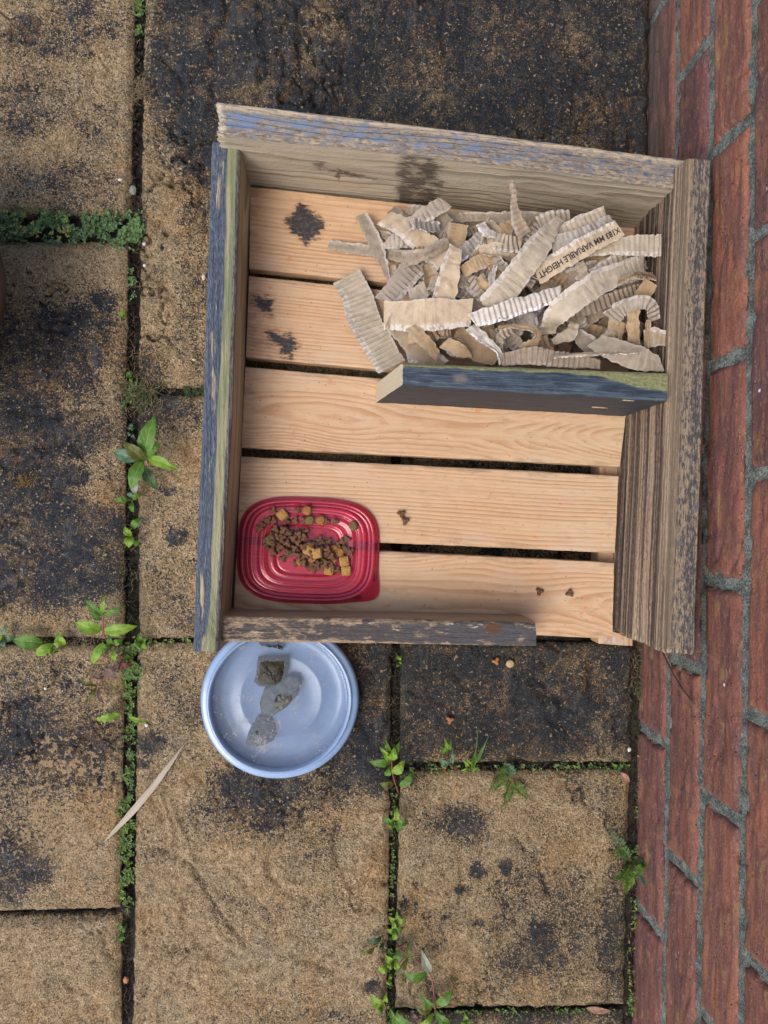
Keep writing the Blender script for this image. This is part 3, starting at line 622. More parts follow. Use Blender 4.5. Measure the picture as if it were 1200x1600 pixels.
# ------------------------------------------------------------------ cardboard shreds
def smoothpath(pts, n):
    """Catmull-Rom through 3D points"""
    P_ = [pts[0]*2-pts[1]]+pts+[pts[-1]*2-pts[-2]]; out = []
    ln = [(pts[i+1]-pts[i]).length for i in range(len(pts)-1)]; tot = sum(ln)
    for i in range(n+1):
        d = tot*i/n; k = 0
        while k < len(ln)-1 and d > ln[k]: d -= ln[k]; k += 1
        t = min(1, d/ln[k]); a, b, c, e = P_[k], P_[k+1], P_[k+2], P_[k+3]
        out.append(.5*((2*b)+(c-a)*t+(2*a-5*b+4*c-e)*t*t+(3*b-a-3*c+e)*t**3))
    return out, tot
def strip(pts, w, kind, label, seed, roll=0., curl=0., crumple=.0013, corr=.00035, thick=.0011, ragg=.0017, group='torn cardboard strips heaped in the tray', tint=None, taper=None, name='cardboard_strip', pt3=False, twist=0.):
    """pts: (px, py, z); w: width in photo pixels or a list"""
    pp = [p if pt3 else P(*p) for p in pts]
    n0 = max(10, int(sum((pp[i+1]-pp[i]).length for i in range(len(pp)-1))/.0012)); c, L = smoothpath(pp, n0)
    if not pt3:
        for i, q in enumerate(c): q.z += .0014*nz(i/n0*L*24, seed*1.9)*(0 if 'letters' in (label or '') else 1)
    ws = w if isinstance(w, (list, tuple)) else [w]*2
    Mx = 9; rr = random.Random(seed); sv = tint if tint is not None else rr.random(); flu = 1 if (corr >= .0006 or kind == 'stripe' or (kind in ('grey', 'white') and corr > .0003 and rr.random() < .6)) else 0
    frames = []
    for i in range(n0+1):
        T = (c[min(n0, i+1)]-c[max(0, i-1)]).normalized(); t = i/n0
        side = T.cross(Vector((0, 0, 1)))
        if side.length < .15: side = Vector((1, 0, 0)) if i == 0 else frames[-1][1]
        side.normalize()
        if i and side.dot(frames[-1][1]) < 0: side = -side
        r_ = roll+twist*(t-.5); side = Quaternion(T, r_) @ side
        up = side.cross(T).normalized()
        if abs(r_) < 1.4 and up.z < 0: up = -up
        x = t*(len(ws)-1); k = min(len(ws)-2, int(x)); wp = 1.10*(ws[k]+(ws[k+1]-ws[k])*(x-k))*(H-c[i].z)/F
        frames.append((c[i], side, up, wp))
    def S(t, v, off=0.):
        x = t*n0; i = min(n0-1, int(x)); f = x-i; a = frames[i]; b = frames[i+1]
        C_ = a[0].lerp(b[0], f); sd_ = a[1].lerp(b[1], f).normalized(); up = a[2].lerp(b[2], f).normalized(); W_ = a[3]+(b[3]-a[3])*f
        u = t*L
        rl = ragg*(nz(u*160, seed*1.7, 1)+.6*nz(u*620, seed, 2))*(1 if v < 0 else 0)+ragg*(nz(u*150, seed*2.3, 5)+.6*nz(u*600, seed, 8))*(1 if v > 0 else 0)
        lat = v*W_/2*(1+.12*nz(u*28, seed*1.3, 2 if v > 0 else 6))+rl*abs(v)**3
        fq = 38+seed%5*6; fold_ = abs(((u*fq+v*.35+seed*.37) % 1)-.5); ht = curl*W_*(v*v-.3)+crumple*1.1*(fold_-.25)*sm(nz(u*14, seed*2.2), -.1, .2)+.06*W_*sm(abs(v), .45, 1)*nz(u*26, seed*2.9, 3 if v > 0 else 8)+crumple*(nz(u*22, v*.9, seed)+.5*nz(u*60, v*1.6, seed+5)+.25*abs(nz(u*110+v*1.5, v*2, seed+9)))+(corr*1.5*nz(u*175+.8*nz(v, u*30), seed*3.1, .3*v) if not flu else max(corr, .00055)*math.sin(u*2*math.pi/.0056+.25*v))*(.1+.9*sm(nz(u*15, seed*3), -.3, .05))+.0005*nz(u*200, v*6, seed)
        return C_+sd_*lat+up*(ht+off)
    vs = []; gc = []; ed = []
    sk = rr.uniform(-.45, .45); te = [(.0035*nz(v*3, seed*4)+.0022*nz(v*9, seed*7))+sk*(v/(Mx-1)-.5)*frames[0][3] for v in range(Mx)]
    for side_ in (0, 1):
        for i in range(n0+1):
            for j in range(Mx):
                v = -1+2*j/(Mx-1); t = i/n0
                off = (thick/2 if side_ == 0 else -thick/2)
                p = S(t, v, off)
                e = sm(.006-t*L, 0, .006); e2 = sm(.006-(1-t)*L, 0, .006)
                if e > 0 or e2 > 0:
                    T = (frames[min(n0, i+1)][0]-frames[max(0, i-1)][0]).normalized(); p = p+T*((e-e2)*te[j])
                vs.append(p); gc.append((t*L+seed*.37, v, seed*.13)); ed.append(0.)
    n1 = (n0+1)*Mx; fs = [(a, d, c_, b) for a, b, c_, d in grid_faces(Mx, n0+1)]+grid_faces(Mx, n0+1, n1)
    # rim with its own vertices, so the torn ply stays sharp
    loop = [j for j in range(Mx)]+[i*Mx+Mx-1 for i in range(1, n0+1)]+[n0*Mx+j for j in range(Mx-2, -1, -1)]+[i*Mx for i in range(n0-1, 0, -1)]
    o0 = len(vs)
    for q in loop: vs.append(vs[q].copy()); gc.append(gc[q]); ed.append(1.)
    for q in loop: vs.append(vs[q+n1].copy()); gc.append(gc[q]); ed.append(1.)
    k = len(loop); fs += [(o0+i, o0+(i+1) % k, o0+k+(i+1) % k, o0+k+i) for i in range(k)]
    o = mesh(name, vs, fs, CARD[kind], attrs={'gc': gc, 'edge': ed, 'tint': [sv]*len(vs), 'flu': [float(flu)]*len(vs)})
    if label: tag(o, label, 'cardboard strip', group)
    return o, S, L
T_ = [
 ([(541,432,.056),(556,462,.058),(580,520,.064),(612,574,.074)],[42,46,44,42],'grey','wide grey corrugated flap lying furthest left, against the sawn end of the blue divider',dict(curl=.03,tint=.9,corr=.0008)),
 ([(514,382,.0535),(570,391,.056),(645,403,.066)],[14,15,19],'grey','narrow grey strip pointing left over the pine slat nearest the back board',dict(crumple=.001,tint=.3,corr=.0002)),
 ([(564,336,.060),(585,376,.066),(608,438,.066)],[19,20,5],'grey','tapering grey strip lying crossways over the narrow strip at the left',dict(crumple=.001,tint=.25,corr=.0003)),
 ([(600,342,.080),(640,362,.098),(694,408,.108)],[26,34,38],'kraft','tan corrugated strip with pale torn edges slanting down rightwards at upper left of the heap',dict(tint=.8)),
 ([(660,403,.088),(632,435,.088),(603,472,.082)],[30,33,32],'stripe','pale grey strip with dark mauve ribs near the left edge of the heap',dict(tint=.2)),
 ([(698,317,.108),(668,334,.108),(636,354,.100)],[18,22,18],'stripe','short pale strip with mauve ribbing pointing up to the back board',dict(tint=.3)),
 ([(702,338,.100),(690,352,.098),(686,374,.094)],[16,22,18],'dark','small curved grey brown strip just right of the ribbed strip near the back board',dict(curl=.15)),
 ([(717,350,.102),(712,378,.100),(706,404,.098)],[28,27,24],'brown','brownish tan strip with a rusty stain standing above the long tan upright strip',dict(tint=.9)),
 ([(711,386,.128),(703,425,.132),(691,474,.130)],[20,30,34],'kraft','long smooth tan upright strip in the left middle of the heap',dict(tint=.95,corr=.0002,crumple=.0015)),
 ([(600,493,.112),(660,493,.134),(737,489,.136)],[40,46,42],'kraft','broad tan strip lying level across the foot of the long tan upright strip',dict(tint=.9,corr=.0003)),
 ([(606,500,.118),(645,538,.118),(690,572,.118)],[20,28,26],'kraft','tan strip with a fluted edge running down to the divider at lower left',dict(tint=.2)),
 ([(641,511,.134),(664,533,.137),(684,556,.130)],[17,19,14],'brown','small folded brown strip lying on the tan strip at lower left',dict(tint=.8)),
 ([(694,535,.134),(718,547,.137),(736,555,.132)],[18,22,8],'brown','short pointed brown scrap near the left part of the divider',dict()),
 ([(714,516,.118),(742,545,.124),(780,560,.130)],[16,34,26],'brown','smooth brown strip curving down to the divider below the broad tan strip',dict(tint=.3,corr=.0002)),
 ([(734,511,.142),(760,533,.140),(778,549,.138),(783,568,.136)],[15,16,9,8],'white','white torn ply ribbon dropping to the divider below the long white edged strip',dict(crumple=.003)),
 ([(738,501,.142),(800,482,.150),(876,458,.146)],[22,27,20],'white','long white edged fluted strip rising to the right in the middle of the heap',dict(tint=.9,crumple=.0015)),
 ([(874,342,.128),(846,378,.140),(815,420,.145),(765,484,.138)],[12,34,38,40],'grey','big broad pale grey strip slanting from upper right to the centre of the heap',dict(tint=.95,corr=.0002,curl=.02)),
 ([(968,356,.142),(905,389,.144),(838,430,.138)],[27,29,30],'kraft','tan strip printed with black upside down capital letters',dict(tint=.9,corr=.0001,crumple=.0006,curl=.0)),
 ([(958,344,.134),(905,370,.136),(862,384,.132)],[20,22,26],'white','white torn ply showing along the upper edge of the printed strip',dict(crumple=.003)),
 ([(946,334,.124),(905,352,.126),(868,372,.122)],[24,26,24],'grey','pale grey strip behind the printed strip, nearest the back board on the right',dict(tint=.9)),
 ([(915,394,.124),(980,384,.140),(1033,384,.142)],[12,28,33],'grey','short ribbed grey strip sticking out flat at the upper right corner of the heap',dict(tint=.75,corr=.0009)),
 ([(1006,416,.138),(955,433,.152),(905,462,.156),(868,492,.146),(852,522,.118)],[34,35,36,34,24],'grey','long wide smooth band curling from the right side down into the heap',dict(tint=.98,corr=.0001,crumple=.0012,curl=.03)),
 ([(1004,406,.128),(965,412,.132),(925,430,.126)],[22,30,18],'grey','grey strip tucked just above the long wide smooth band',dict(tint=.6)),
 ([(1002,450,.126),(948,470,.130),(884,494,.120)],[14,20,20],'dark','dark strip with a row of open flutes below the long wide smooth band',dict(corr=.0011)),
 ([(985,462,.114),(935,485,.114),(895,512,.104)],[18,24,22],'dark','dull grey strip under the strip with open flutes',dict()),
 ([(1023,432,.158),(990,431,.164),(962,444,.150)],[15,16,10],'brown','brown strip curling on edge with small dark letter scraps at the right',dict(roll=.5,tint=.2)),
 ([(1017,440,.142),(1005,460,.132),(990,478,.124)],[22,24,18],'brown','brown strip dropping below the curled strip with dark marks',dict(tint=.9)),
 ([(953,498,.122),(975,480,.142),(1003,472,.154),(1018,480,.152),(1022,500,.142)],[26,24,20,20,18],'stripe','pale strip arching over and down at the right end of the heap',dict(tint=.3)),
 ([(990,476,.146),(989,510,.142),(991,548,.134)],[19,20,19],'brown','straight brown upright strip below the pale arch',dict(tint=.95,corr=.0002,crumple=.001)),
 ([(966,500,.124),(958,530,.120)],[25,22],'brown','short wide brown piece left of the straight upright strip',dict(tint=.8)),
 ([(1006,530,.136),(1025,527,.142),(1043,530,.144)],[26,28,20],'kraft','ribbed stub poking towards the rough side board at lower right',dict(tint=.15,corr=.0011)),
 ([(1014,500,.146),(1011,525,.142),(1009,552,.138)],[7,7,6],'brown','thin brown sliver standing beside the ribbed stub',dict()),
 ([(930,532,.138),(958,545,.146),(1000,560,.154),(1034,569,.150)],[26,36,38,18],'grey','large grey leaf shaped strip lying against the divider in the lower right corner',dict(tint=.5,curl=-.03)),
 ([(1000,550,.160),(940,552,.162),(860,558,.158)],[6,7,5],'kraft','long thin tan edge crossing the leaf shaped strip',dict(roll=.6)),
 ([(784,562,.146),(830,556,.151),(880,562,.152),(938,570,.148)],[16,26,22,12],'dark','heavily ribbed brown strip lying along the middle of the divider',dict(corr=.0014,tint=.9)),
 ([(897,504,.140),(890,522,.137),(864,534,.126)],[16,18,8],'grey','small curved grey strip below the middle of the wide band',dict(curl=.15,tint=.5)),
 ([(900,520,.128),(922,540,.128),(935,556,.122)],[18,28,22],'grey','short grey scrap right of the small curved strip',dict(tint=.1)),
 ([(778,511,.132),(812,510,.142),(838,518,.146),(834,534,.140),(812,544,.128)],[7,9,12,13,10],'brown','narrow brown strip bent into a loop above the divider',dict(roll=-.5,tint=.95)),
 ([(802,516,.130),(782,526,.134),(779,545,.128)],[10,14,12],'grey','small grey curl inside the left end of the brown loop',dict(curl=.2)),
 ([(716,432,.116),(742,447,.120),(764,470,.116)],[22,26,22],'stripe','grey ribbed strip right of the long tan upright strip',dict(tint=.7)),
 ([(722,425,.124),(748,411,.126),(772,399,.122)],[18,20,20],'brown','smooth tan brown strip sloping up beside the long tan upright strip',dict(tint=.98,corr=.0001)),
 ([(735,407,.114),(762,390,.114)],[14,15],'brown','shorter brown strip parallel to and above the smooth tan brown strip',dict()),
 ([(752,368,.124),(788,381,.128),(816,382,.122)],[24,26,22],'grey','wavy grey strip with a torn lower edge in the upper middle of the heap',dict(tint=.6,corr=.0008)),
 ([(750,350,.130),(758,362,.132),(774,369,.128)],[14,14,8],'white','small white torn corner above the wavy grey strip',dict()),
 ([(768,362,.118),(784,362,.122),(803,347,.118)],[14,22,12],'brown','brown piece behind the small white torn corner',dict(tint=.8)),
 ([(799,282,.166),(802,310,.154),(807,340,.138),(819,368,.126)],[5,9,16,20],'dark','narrow ribbed brown strip standing up tallest against the back board',dict(corr=.0010,roll=.35,tint=.9)),
 ([(703,341,.082),(760,339,.084),(882,341,.088)],[13,16,15],'grey','long straight grey strip running parallel to the back board',dict(crumple=.001,corr=.0002,tint=.3)),
 ([(774,401,.126),(785,415,.128),(797,430,.124)],[10,15,12],'stripe','tiny ribbed pale scrap between the wavy grey strip and the big broad strip',dict(tint=.2)),
 ([(748,432,.124),(757,445,.126),(764,460,.122)],[14,18,8],'brown','crumpled ochre brown scrap near the centre of the heap',dict(crumple=.004,tint=.9)),
 ([(774,414,.132),(768,436,.132),(765,460,.128)],[5,10,6],'white','narrow white torn sliver beside the crumpled ochre scrap',dict()),
 ([(842,352,.112),(862,344,.114),(890,340,.112)],[26,26,22],'grey','grey piece peeping out above the top end of the big broad strip',dict(tint=.4)),
 ([(884,436,.124),(912,426,.126),(937,418,.122)],[24,28,24],'grey','plain grey brown strip lying just below the printed strip',dict(tint=.1,corr=.0002)),
 ([(860,446,.112),(890,424,.112)],[22,24],'dark','dark scrap between the printed strip and the wide band',dict()),
 ([(876,458,.122),(912,444,.122)],[14,12],'brown','thin brown scrap at the right tip of the long white edged strip',dict(tint=.9)),
 ([(612,327,.060),(626,343,.066),(640,352,.072)],[18,18,14],'dark','dull brown piece behind the slanting tan strip at upper left',dict()),
 ([(636,328,.070),(668,332,.078)],[14,20],'grey','small pale piece at the foot of the back board below the dark stain',dict(tint=.2)),
 ([(600,384,.074),(622,376,.084),(642,378,.084)],[8,26,16],'stripe','small triangular pale flap above the narrow left strip',dict(tint=.6)),
 ([(585,364,.058),(604,368,.064),(626,378,.068)],[8,11,12],'grey','tiny grey strip end left of the triangular flap',dict(tint=.1)),
 ([(666,408,.084),(672,430,.084),(676,456,.084)],[17,18,16],'kraft','short tan upright piece left of the long tan upright strip',dict(tint=.1)),
 ([(640,468,.100),(660,455,.104),(682,438,.104)],[22,22,10],'grey','pale grey triangular piece above the broad tan strip',dict(tint=.8)),
 ([(611,414,.060),(617,438,.060)],[11,11],'kraft','small tan piece under the tip of the tapering grey strip',dict()),
 ([(736,462,.112),(758,480,.114),(772,492,.110)],[32,30,18],'kraft','tan scrap to the right of the broad level strip',dict(tint=.1)),
]
TEXT_S = None
for i, (pts, w, kind, lab, kw) in enumerate(T_):
    if isinstance(w, (list,)) and len(w) == 2: w = [w[0], w[1]]
    o, S_, L_ = strip(pts, w, kind, lab, 10+i, **kw)
    if 'printed with black' in lab: TEXT_S = (o, S_, L_)
    if 'small dark letter' in lab: MARK_S = (o, S_, L_)
rr = random.Random(77)
for i in range(34):       # bottom layer
    px = rr.uniform(665, 985); py = rr.uniform(362, 545); a = rr.uniform(0, 3.14); z = .0535+.012*i/34
    if px > 900 and py < 385: py += 30
    dx, dy = math.cos(a)*38, math.sin(a)*26
    strip([(px-dx, py-dy, z), (px, py+rr.uniform(-6, 6), z+.004), (px+dx, py+dy, z+.001)], [rr.uniform(26, 40), rr.uniform(34, 46), rr.uniform(24, 36)], rr.choice(['dark', 'brown', 'grey', 'kraft']),
          'small torn cardboard scrap mostly buried under the other strips in the heap', 600+i, crumple=.003, group='small cardboard scraps buried in the heap', tint=rr.random()*.5, name='cardboard_scrap')
rr = random.Random(42)
for i in range(165):
    z = .058+.064*(i/165)+rr.uniform(-.003, .003); px = rr.uniform(650, 1012); py = rr.uniform(348, 556)
    if px > 970 and py < 395: continue
    if px > 900 and py < 372: continue
    a = rr.uniform(0, math.pi); ln = rr.uniform(18, 48)*(.6+.6*rr.random()); dx, dy = math.cos(a)*ln, math.sin(a)*ln*.8
    cl = lambda x, lo, hi: max(lo, min(hi, x))
    zz = rr.uniform(-.005, .005)
    xa, ya, xb, yb = cl(px-dx, 618, 1000), cl(py-dy, 350, 556), cl(px+dx, 618, 1000), cl(py+dy, 350, 556)
    if math.hypot(xa-xb, ya-yb) < 22: continue
    strip([(xa, ya, z-zz), ((xa+xb)/2+rr.uniform(-8, 8), (ya+yb)/2+rr.uniform(-8, 8), z+rr.uniform(0, .008)), (xb, yb, z+zz)], [rr.uniform(10, 24), rr.uniform(16, 32), rr.uniform(10, 24)],
          rr.choice(['grey', 'grey', 'kraft', 'brown', 'brown', 'dark', 'stripe', 'white']), 'small torn cardboard scrap mostly buried under the other strips in the heap', 200+i,
          roll=rr.uniform(-.5, .5), curl=rr.uniform(-.1, .25), crumple=.003, corr=rr.choice([.0002, .0008, .0012]), group='small cardboard scraps buried in the heap', tint=rr.random(), name='cardboard_scrap')
# printed writing
INK = mat_simple('black_print', (.018, .018, .02), (.05, .045, .04), 500, .7, .2, .0002)
def text_mesh(body, size):
    cu = bpy.data.curves.new('writing', 'FONT'); cu.body = body; cu.size = size; cu.resolution_u = 2; cu.offset = size*.022
    ob = bpy.data.objects.new('writing', cu); COL.objects.link(ob); bpy.context.view_layer.update()
    me = bpy.data.meshes.new_from_object(ob.evaluated_get(bpy.context.evaluated_depsgraph_get()))
    vs = [v.co.copy() for v in me.vertices]; fs = [tuple(p.vertices) for p in me.polygons]
    bpy.data.objects.remove(ob); bpy.data.curves.remove(cu); bpy.data.meshes.remove(me)
    return vs, fs
o, S_, L_ = TEXT_S
vs, fs = text_mesh('X183 MM VARIABLE HEIGHT', 1.0)
xm = max(v.x for v in vs); hgt = max(v.y for v in vs)
_probe = (S_(.5, 1)-S_(.5, -1)); vsgn = 1 if _probe.y > 0 else -1     # letters' feet towards the back board, as they stand upside down
out = []
for v in vs:
    t = .015+.97*v.x/xm; vv = (.66-.62*v.y/hgt)*vsgn*1.0
    vv = vsgn*(.10 - (v.y/hgt-.5)*.62)-vsgn*.32
    out.append(S_(t, vv, .00125))
tx = mesh('printed_letters', out, fs, INK, o, smooth=False)
bm = bmesh.new(); bm.from_mesh(tx.data); bmesh.ops.recalc_face_normals(bm, faces=bm.faces); bm.to_mesh(tx.data); bm.free()
o, S_, L_ = MARK_S
mvs = []; mfs = []; rr = random.Random(3)
for i in range(15):
    t0 = .06+i*.058; v0 = rr.uniform(-.85, -.55)*vsgn; 
    for k in range(2):
        a = (t0+rr.uniform(0, .03), v0+rr.uniform(-.1, .4)); b = (a[0]+rr.uniform(-.02, .03), a[1]+rr.uniform(.2, .5)*rr.choice([-1, 1])); q = len(mvs)
        mvs += [S_(min(.99, a[0]), a[1], .0014), S_(min(.99, a[0]+.014), a[1], .0014), S_(min(.99, b[0]+.014), b[1], .0014), S_(min(.99, b[0]), b[1], .0014)]; mfs.append((q, q+1, q+2, q+3))
mesh('print_scrap', mvs, mfs, INK, o, smooth=False)

# ------------------------------------------------------------------ red plastic lid
RED = mat_translucent('red_plastic', (.72, .09, .18), (.98, .34, .42), .80, rough=.06)
LZ = ZS+.0010
lid_c = P(482, 860, LZ); lA = .0815; lB = .0612
def lid_outline(th, k):
    """k = 1 outer rim; the rim has one squared corner at lower right"""
    c, s = math.cos(th), math.sin(th); n = 3.3+(1-k)*1.6
    r = (abs(c)**n+abs(s)**n)**(-1/n)
    return c*r, s*r
prof = [(0,.0022),(.30,.0022),(.46,.0022),(.475,.0030),(.49,.0042),(.515,.0046),(.53,.0040),(.54,.0036),(.56,.0036),(.575,.0040),(.60,.0054),(.625,.0058),(.64,.0054),(.65,.0048),(.67,.0048),(.685,.0052),(.71,.0066),(.74,.0070),(.79,.0070),(.81,.0066),(.825,.0052),(.845,.0046),(.865,.0048),(.875,.0062),(.89,.0092),(.905,.0102),(.925,.0102),(.94,.0092),(.95,.0066),(.962,.0034),(.975,.0018),(.988,.0015),(1.0,.0015)]
_p = prof; prof = []
for k in range(101):
    r_ = k/100
    for a_ in range(len(_p)-1):
        if _p[a_][0] <= r_ <= _p[a_+1][0]:
            f_ = (r_-_p[a_][0])/(_p[a_+1][0]-_p[a_][0]); h_ = _p[a_][1]+(_p[a_+1][1]-_p[a_][1])*f_
    for g0 in (.44, .52, .60, .68, .76, .84): h_ -= .0008*math.exp(-((r_-g0)/.008)**2)
    prof.append((r_, h_))
lv = []; lf = []; NT = 144
def lidpt(rho, th, h):
    k = rho; c, s = lid_outline(th, k)
    x = lA*c*rho; y = lB*s*rho
    if rho < .56: y = lB*s*rho*1.0
    if rho > .94:                                   # corner tab
        g_ = math.exp(-((th-R_(-38))/R_(13))**2)*sm(rho, .93, .985); x += .0085*g_; y -= .0080*g_
    a = R_(-2.5); return Vector((lid_c.x+x*math.cos(a)-y*math.sin(a), lid_c.y+x*math.sin(a)+y*math.cos(a), LZ+h))
for si, dz in ((0, 0), (1, -.0008)):
    for (rho, h) in prof[1:]:
        for q in range(NT):
            th = 2*math.pi*q/NT-math.pi; lv.append(lidpt(rho, th, h*.72+dz))
    lv.append(Vector((lid_c.x, lid_c.y, LZ+prof[0][1]*.72+dz)))
K = len(prof)-1; blk = K*NT+1
lf += [(a, b, c, d) for a, b, c, d in grid_faces(NT, K, 0, True)]
lf += [((q+1) % NT, q, K*NT) for q in range(NT)]
lf += [(d+blk, c+blk, b+blk, a+blk) for a, b, c, d in grid_faces(NT, K, 0, True)]
lf += [(q+blk, (q+1) % NT+blk, K*NT+blk) for q in range(NT)]
o1 = (K-1)*NT; lf += [(o1+q, o1+(q+1) % NT, o1+blk+(q+1) % NT, o1+blk+q) for q in range(NT)]
lid = mesh('plastic_lid', lv, lf, RED)
bm = bmesh.new(); bm.from_mesh(lid.data); bmesh.ops.recalc_face_normals(bm, faces=bm.faces); bm.to_mesh(lid.data); bm.free()
tag(lid, 'see-through red ridged plastic lid used as a food dish in the corner of the tray', 'lid')
def lid_z(px, py):
    p = P(px, py, LZ+.005); dx, dy = p.x-lid_c.x, p.y-lid_c.y; n = 3.6
    r = ((abs(dx)/lA)**n+(abs(dy)/lB)**n)**(1/n)
    for i in range(len(prof)-1):
        if prof[i][0] <= r <= prof[i+1][0]:
            f = (r-prof[i][0])/(prof[i+1][0]-prof[i][0]); return LZ+.72*(prof[i][1]+(prof[i+1][1]-prof[i][1])*f)
    return ZS

# ------------------------------------------------------------------ kibble
def pill_mesh(name, rfun, h, mat, nt_=30, dome=.5, bumpy=.0003, seed=1, dimple=0.):
    vs = []; ks = [(.35, 1), (.7, 1), (.9, .86), (1.0, .45), (1.0, -.45), (.9, -.86), (.6, -1)]
    for (k, zz) in ks:
        for q in range(nt_):
            th = 2*math.pi*q/nt_; r = rfun(th)*k; x, y = r*math.cos(th), r*math.sin(th)
            b = bumpy*nz(x*500, y*500, zz+seed)*2
            vs.append((x*(1+b*60), y*(1+b*60), zz*h/2*(1+dome*(1-k)) + b - (dimple*nz(x*700, y*700, seed) if zz > 0 else 0)))
    vs.append((0, 0, h/2*(1+dome))); vs.append((0, 0, -h/2*(1+dome*.5)))
    K = len(ks); fs = [(d, c, b, a) for a, b, c, d in grid_faces(nt_, K, 0, True)]
    fs += [(q, (q+1) % nt_, K*nt_) for q in range(nt_)]+[((K-1)*nt_+(q+1) % nt_, (K-1)*nt_+q, K*nt_+1) for q in range(nt_)]
    me = bpy.data.meshes.new(name); me.from_pydata(vs, [], fs); me.update(); me.materials.append(mat)
    me.polygons.foreach_set('use_smooth', [True]*len(me.polygons)); return me
clo = lambda seed: (lambda th: (.0037+.0002*(seed%3))*(1+.34*math.cos(3*th)+.05*math.sin(2*th+seed)))
CLM = [pill_mesh('clover_kibble', clo(s), .0046-.0004*s, KIB, 36, .3, .0003, s) for s in range(4)]
DSK = {k: pill_mesh('round_kibble', lambda th: .0053, .0042, m, 28, .25, .0003, 5, .0004) for k, m in (('o', KORANGE), ('g', KGREEN))}
DSKb = pill_mesh('round_kibble', lambda th: .0050, .0036, mat_simple('beige_kibble', (.42, .33, .17), (.34, .25, .12), 300, .7), 28, .2, .0002, 5)
CLO = pill_mesh('clover_kibble', clo(2), .0040, mat_simple('soaked_kibble', (.33, .13, .045), (.26, .10, .04), 300, .6), 36, .3, .0003, 8)
def sqf(th):
    c, s = abs(math.cos(th)), abs(math.sin(th)); n = 7; return .0056*(c**n+s**n)**(-1/n)*(1+.018*math.cos(24*th))
SQM = pill_mesh('square_kibble', sqf, .0040, KYEL, 72, .35, .0003, 9, .0005)
def kib(me, p, rz, label, cat, group=None, tilt=(0, 0)):
    o = bpy.data.objects.new(me.name.split('.')[0], me); COL.objects.link(o); o.location = p; o.rotation_euler = (tilt[0], tilt[1], rz); tag(o, label, cat, group); return o
KG = 'brown clover kibble on the red lid'; KL = 'small brown three-lobed kibble piece among the others on the red lid'
rr = random.Random(11)
singles = [(427,798),(465,797),(410,820),(418,813),(428,813),(448,815),(462,813),(475,813),(510,815),(524,815),(447,808),(405,826),
           (514,846),(534,846),(542,842),(548,862),(540,858),(528,852),(534,866),(484,886),(490,890),(504,888),(528,891),(512,868),(497,884),(518,888),(452,866),(425,858),(427,864),(470,868),(520,862),(485,880),(504,876)]
placed = []
for (x, y) in singles:
    p = P(x, y, lid_z(x, y)+.0028); kib(rr.choice(CLM), p, rr.uniform(0, 6.3), KL, 'kibble', KG, (rr.uniform(-.2, .2), rr.uniform(-.2, .2))); placed.append(p)
tries = 0; cnt = 0
while cnt < 84 and tries < 6000:
    tries += 1; t = rr.random(); cx, cy = (425+t*80, 832+t*42); x = cx+rr.gauss(0, 14); y = cy+rr.gauss(0, 12)
    if not (416 < x < 520 and 824 < y < 886) or (x-425)*.8+824+34+8 < y-0: continue
    z0 = lid_z(x, y)+.0028; p = P(x, y, z0); lvl = 0
    for q in placed:
        if (Vector((q.x, q.y))-Vector((p.x, p.y))).length < .0062: lvl = max(lvl, q.z-z0+.0028)
    if lvl > .0085: continue
    p.z = z0+lvl; placed.append(p); cnt += 1
    kib(rr.choice(CLM), p, rr.uniform(0, 6.3), KL, 'kibble', KG, (rr.uniform(-.5, .5), rr.uniform(-.5, .5)))
for (x, y, k, lab) in [(480,798,'o','round brown orange kibble disc nearest the top edge of the red lid'),(484,813,'g','round olive kibble disc in the middle of the row above the kibble heap'),
        (501,813,'o','round brown orange kibble disc right of the olive disc in the row above the heap'),(552,822,'g','round olive kibble disc lying alone at the upper right of the red lid'),
        (421,844,'g','round olive kibble disc at the left end of the kibble heap'),(470,877,'o','round orange kibble disc below the heap on the bare red plastic'),
        (487,872,'o','round orange kibble disc between two square biscuits'),(519,875,'o','round orange kibble disc above the lower square biscuit'),
        (522,858,'o','round orange kibble disc at upper right of the heap'),(530,863,'o','half hidden orange kibble disc touching the one at upper right of the heap')]:
    z = lid_z(x, y)+.0030+(.005 if 'between' in lab or 'left end' in lab else .0015); kib(DSK[k], P(x, y, z), rr.uniform(0, 6), lab, 'kibble', 'round kibble discs on the red lid', (rr.uniform(-.15, .15), rr.uniform(-.15, .15)))
for (x, y, a, lab, dz) in [(441,804,42,'yellow square biscuit lying apart at upper left of the red lid',.0016),(482,860,-30,'yellow square biscuit on the heap, left of the middle pair',.009),(495,865,15,'yellow square biscuit on the heap, right of the middle pair',.0095),
        (514,891,-10,'lowest yellow square biscuit, left of the stacked pair',.001),(538,877,10,'yellow square biscuit, upper of the pair at the right end',.0015),(541,892,5,'yellow square biscuit, lower of the pair at the right end',.0008)]:
    kib(SQM, P(x, y, lid_z(x, y)+.0024+dz), R_(a), lab, 'biscuit', 'square biscuits on the red lid', (rr.uniform(-.12, .12), rr.uniform(-.12, .12)))
for (x, y, lab) in [(627,803,'brown kibble on the pine slat, upper of the touching pair'),(633,814,'brown kibble on the pine slat, lower of the touching pair'),(843,924,'brown kibble alone on the last slat, left one of two'),(890,927,'brown kibble alone on the last slat, nearer the rough side board')]:
    kib(CLM[1], P(x, y, ZS+.0022), rr.uniform(0, 6), lab, 'kibble', 'loose kibble on the slats')
kib(CLO, P(775, 1033, .0022), 1, 'reddish brown kibble on the dark slab beside the pale disc', 'kibble'); kib(DSKb, P(797, 1037, .0022), 0, 'pale beige round kibble disc on the dark slab below the tray', 'kibble')
kib(CLO, P(703, 1125, .0022), 2.4, 'orange brown kibble alone on the dark slab above the small seedling', 'kibble')

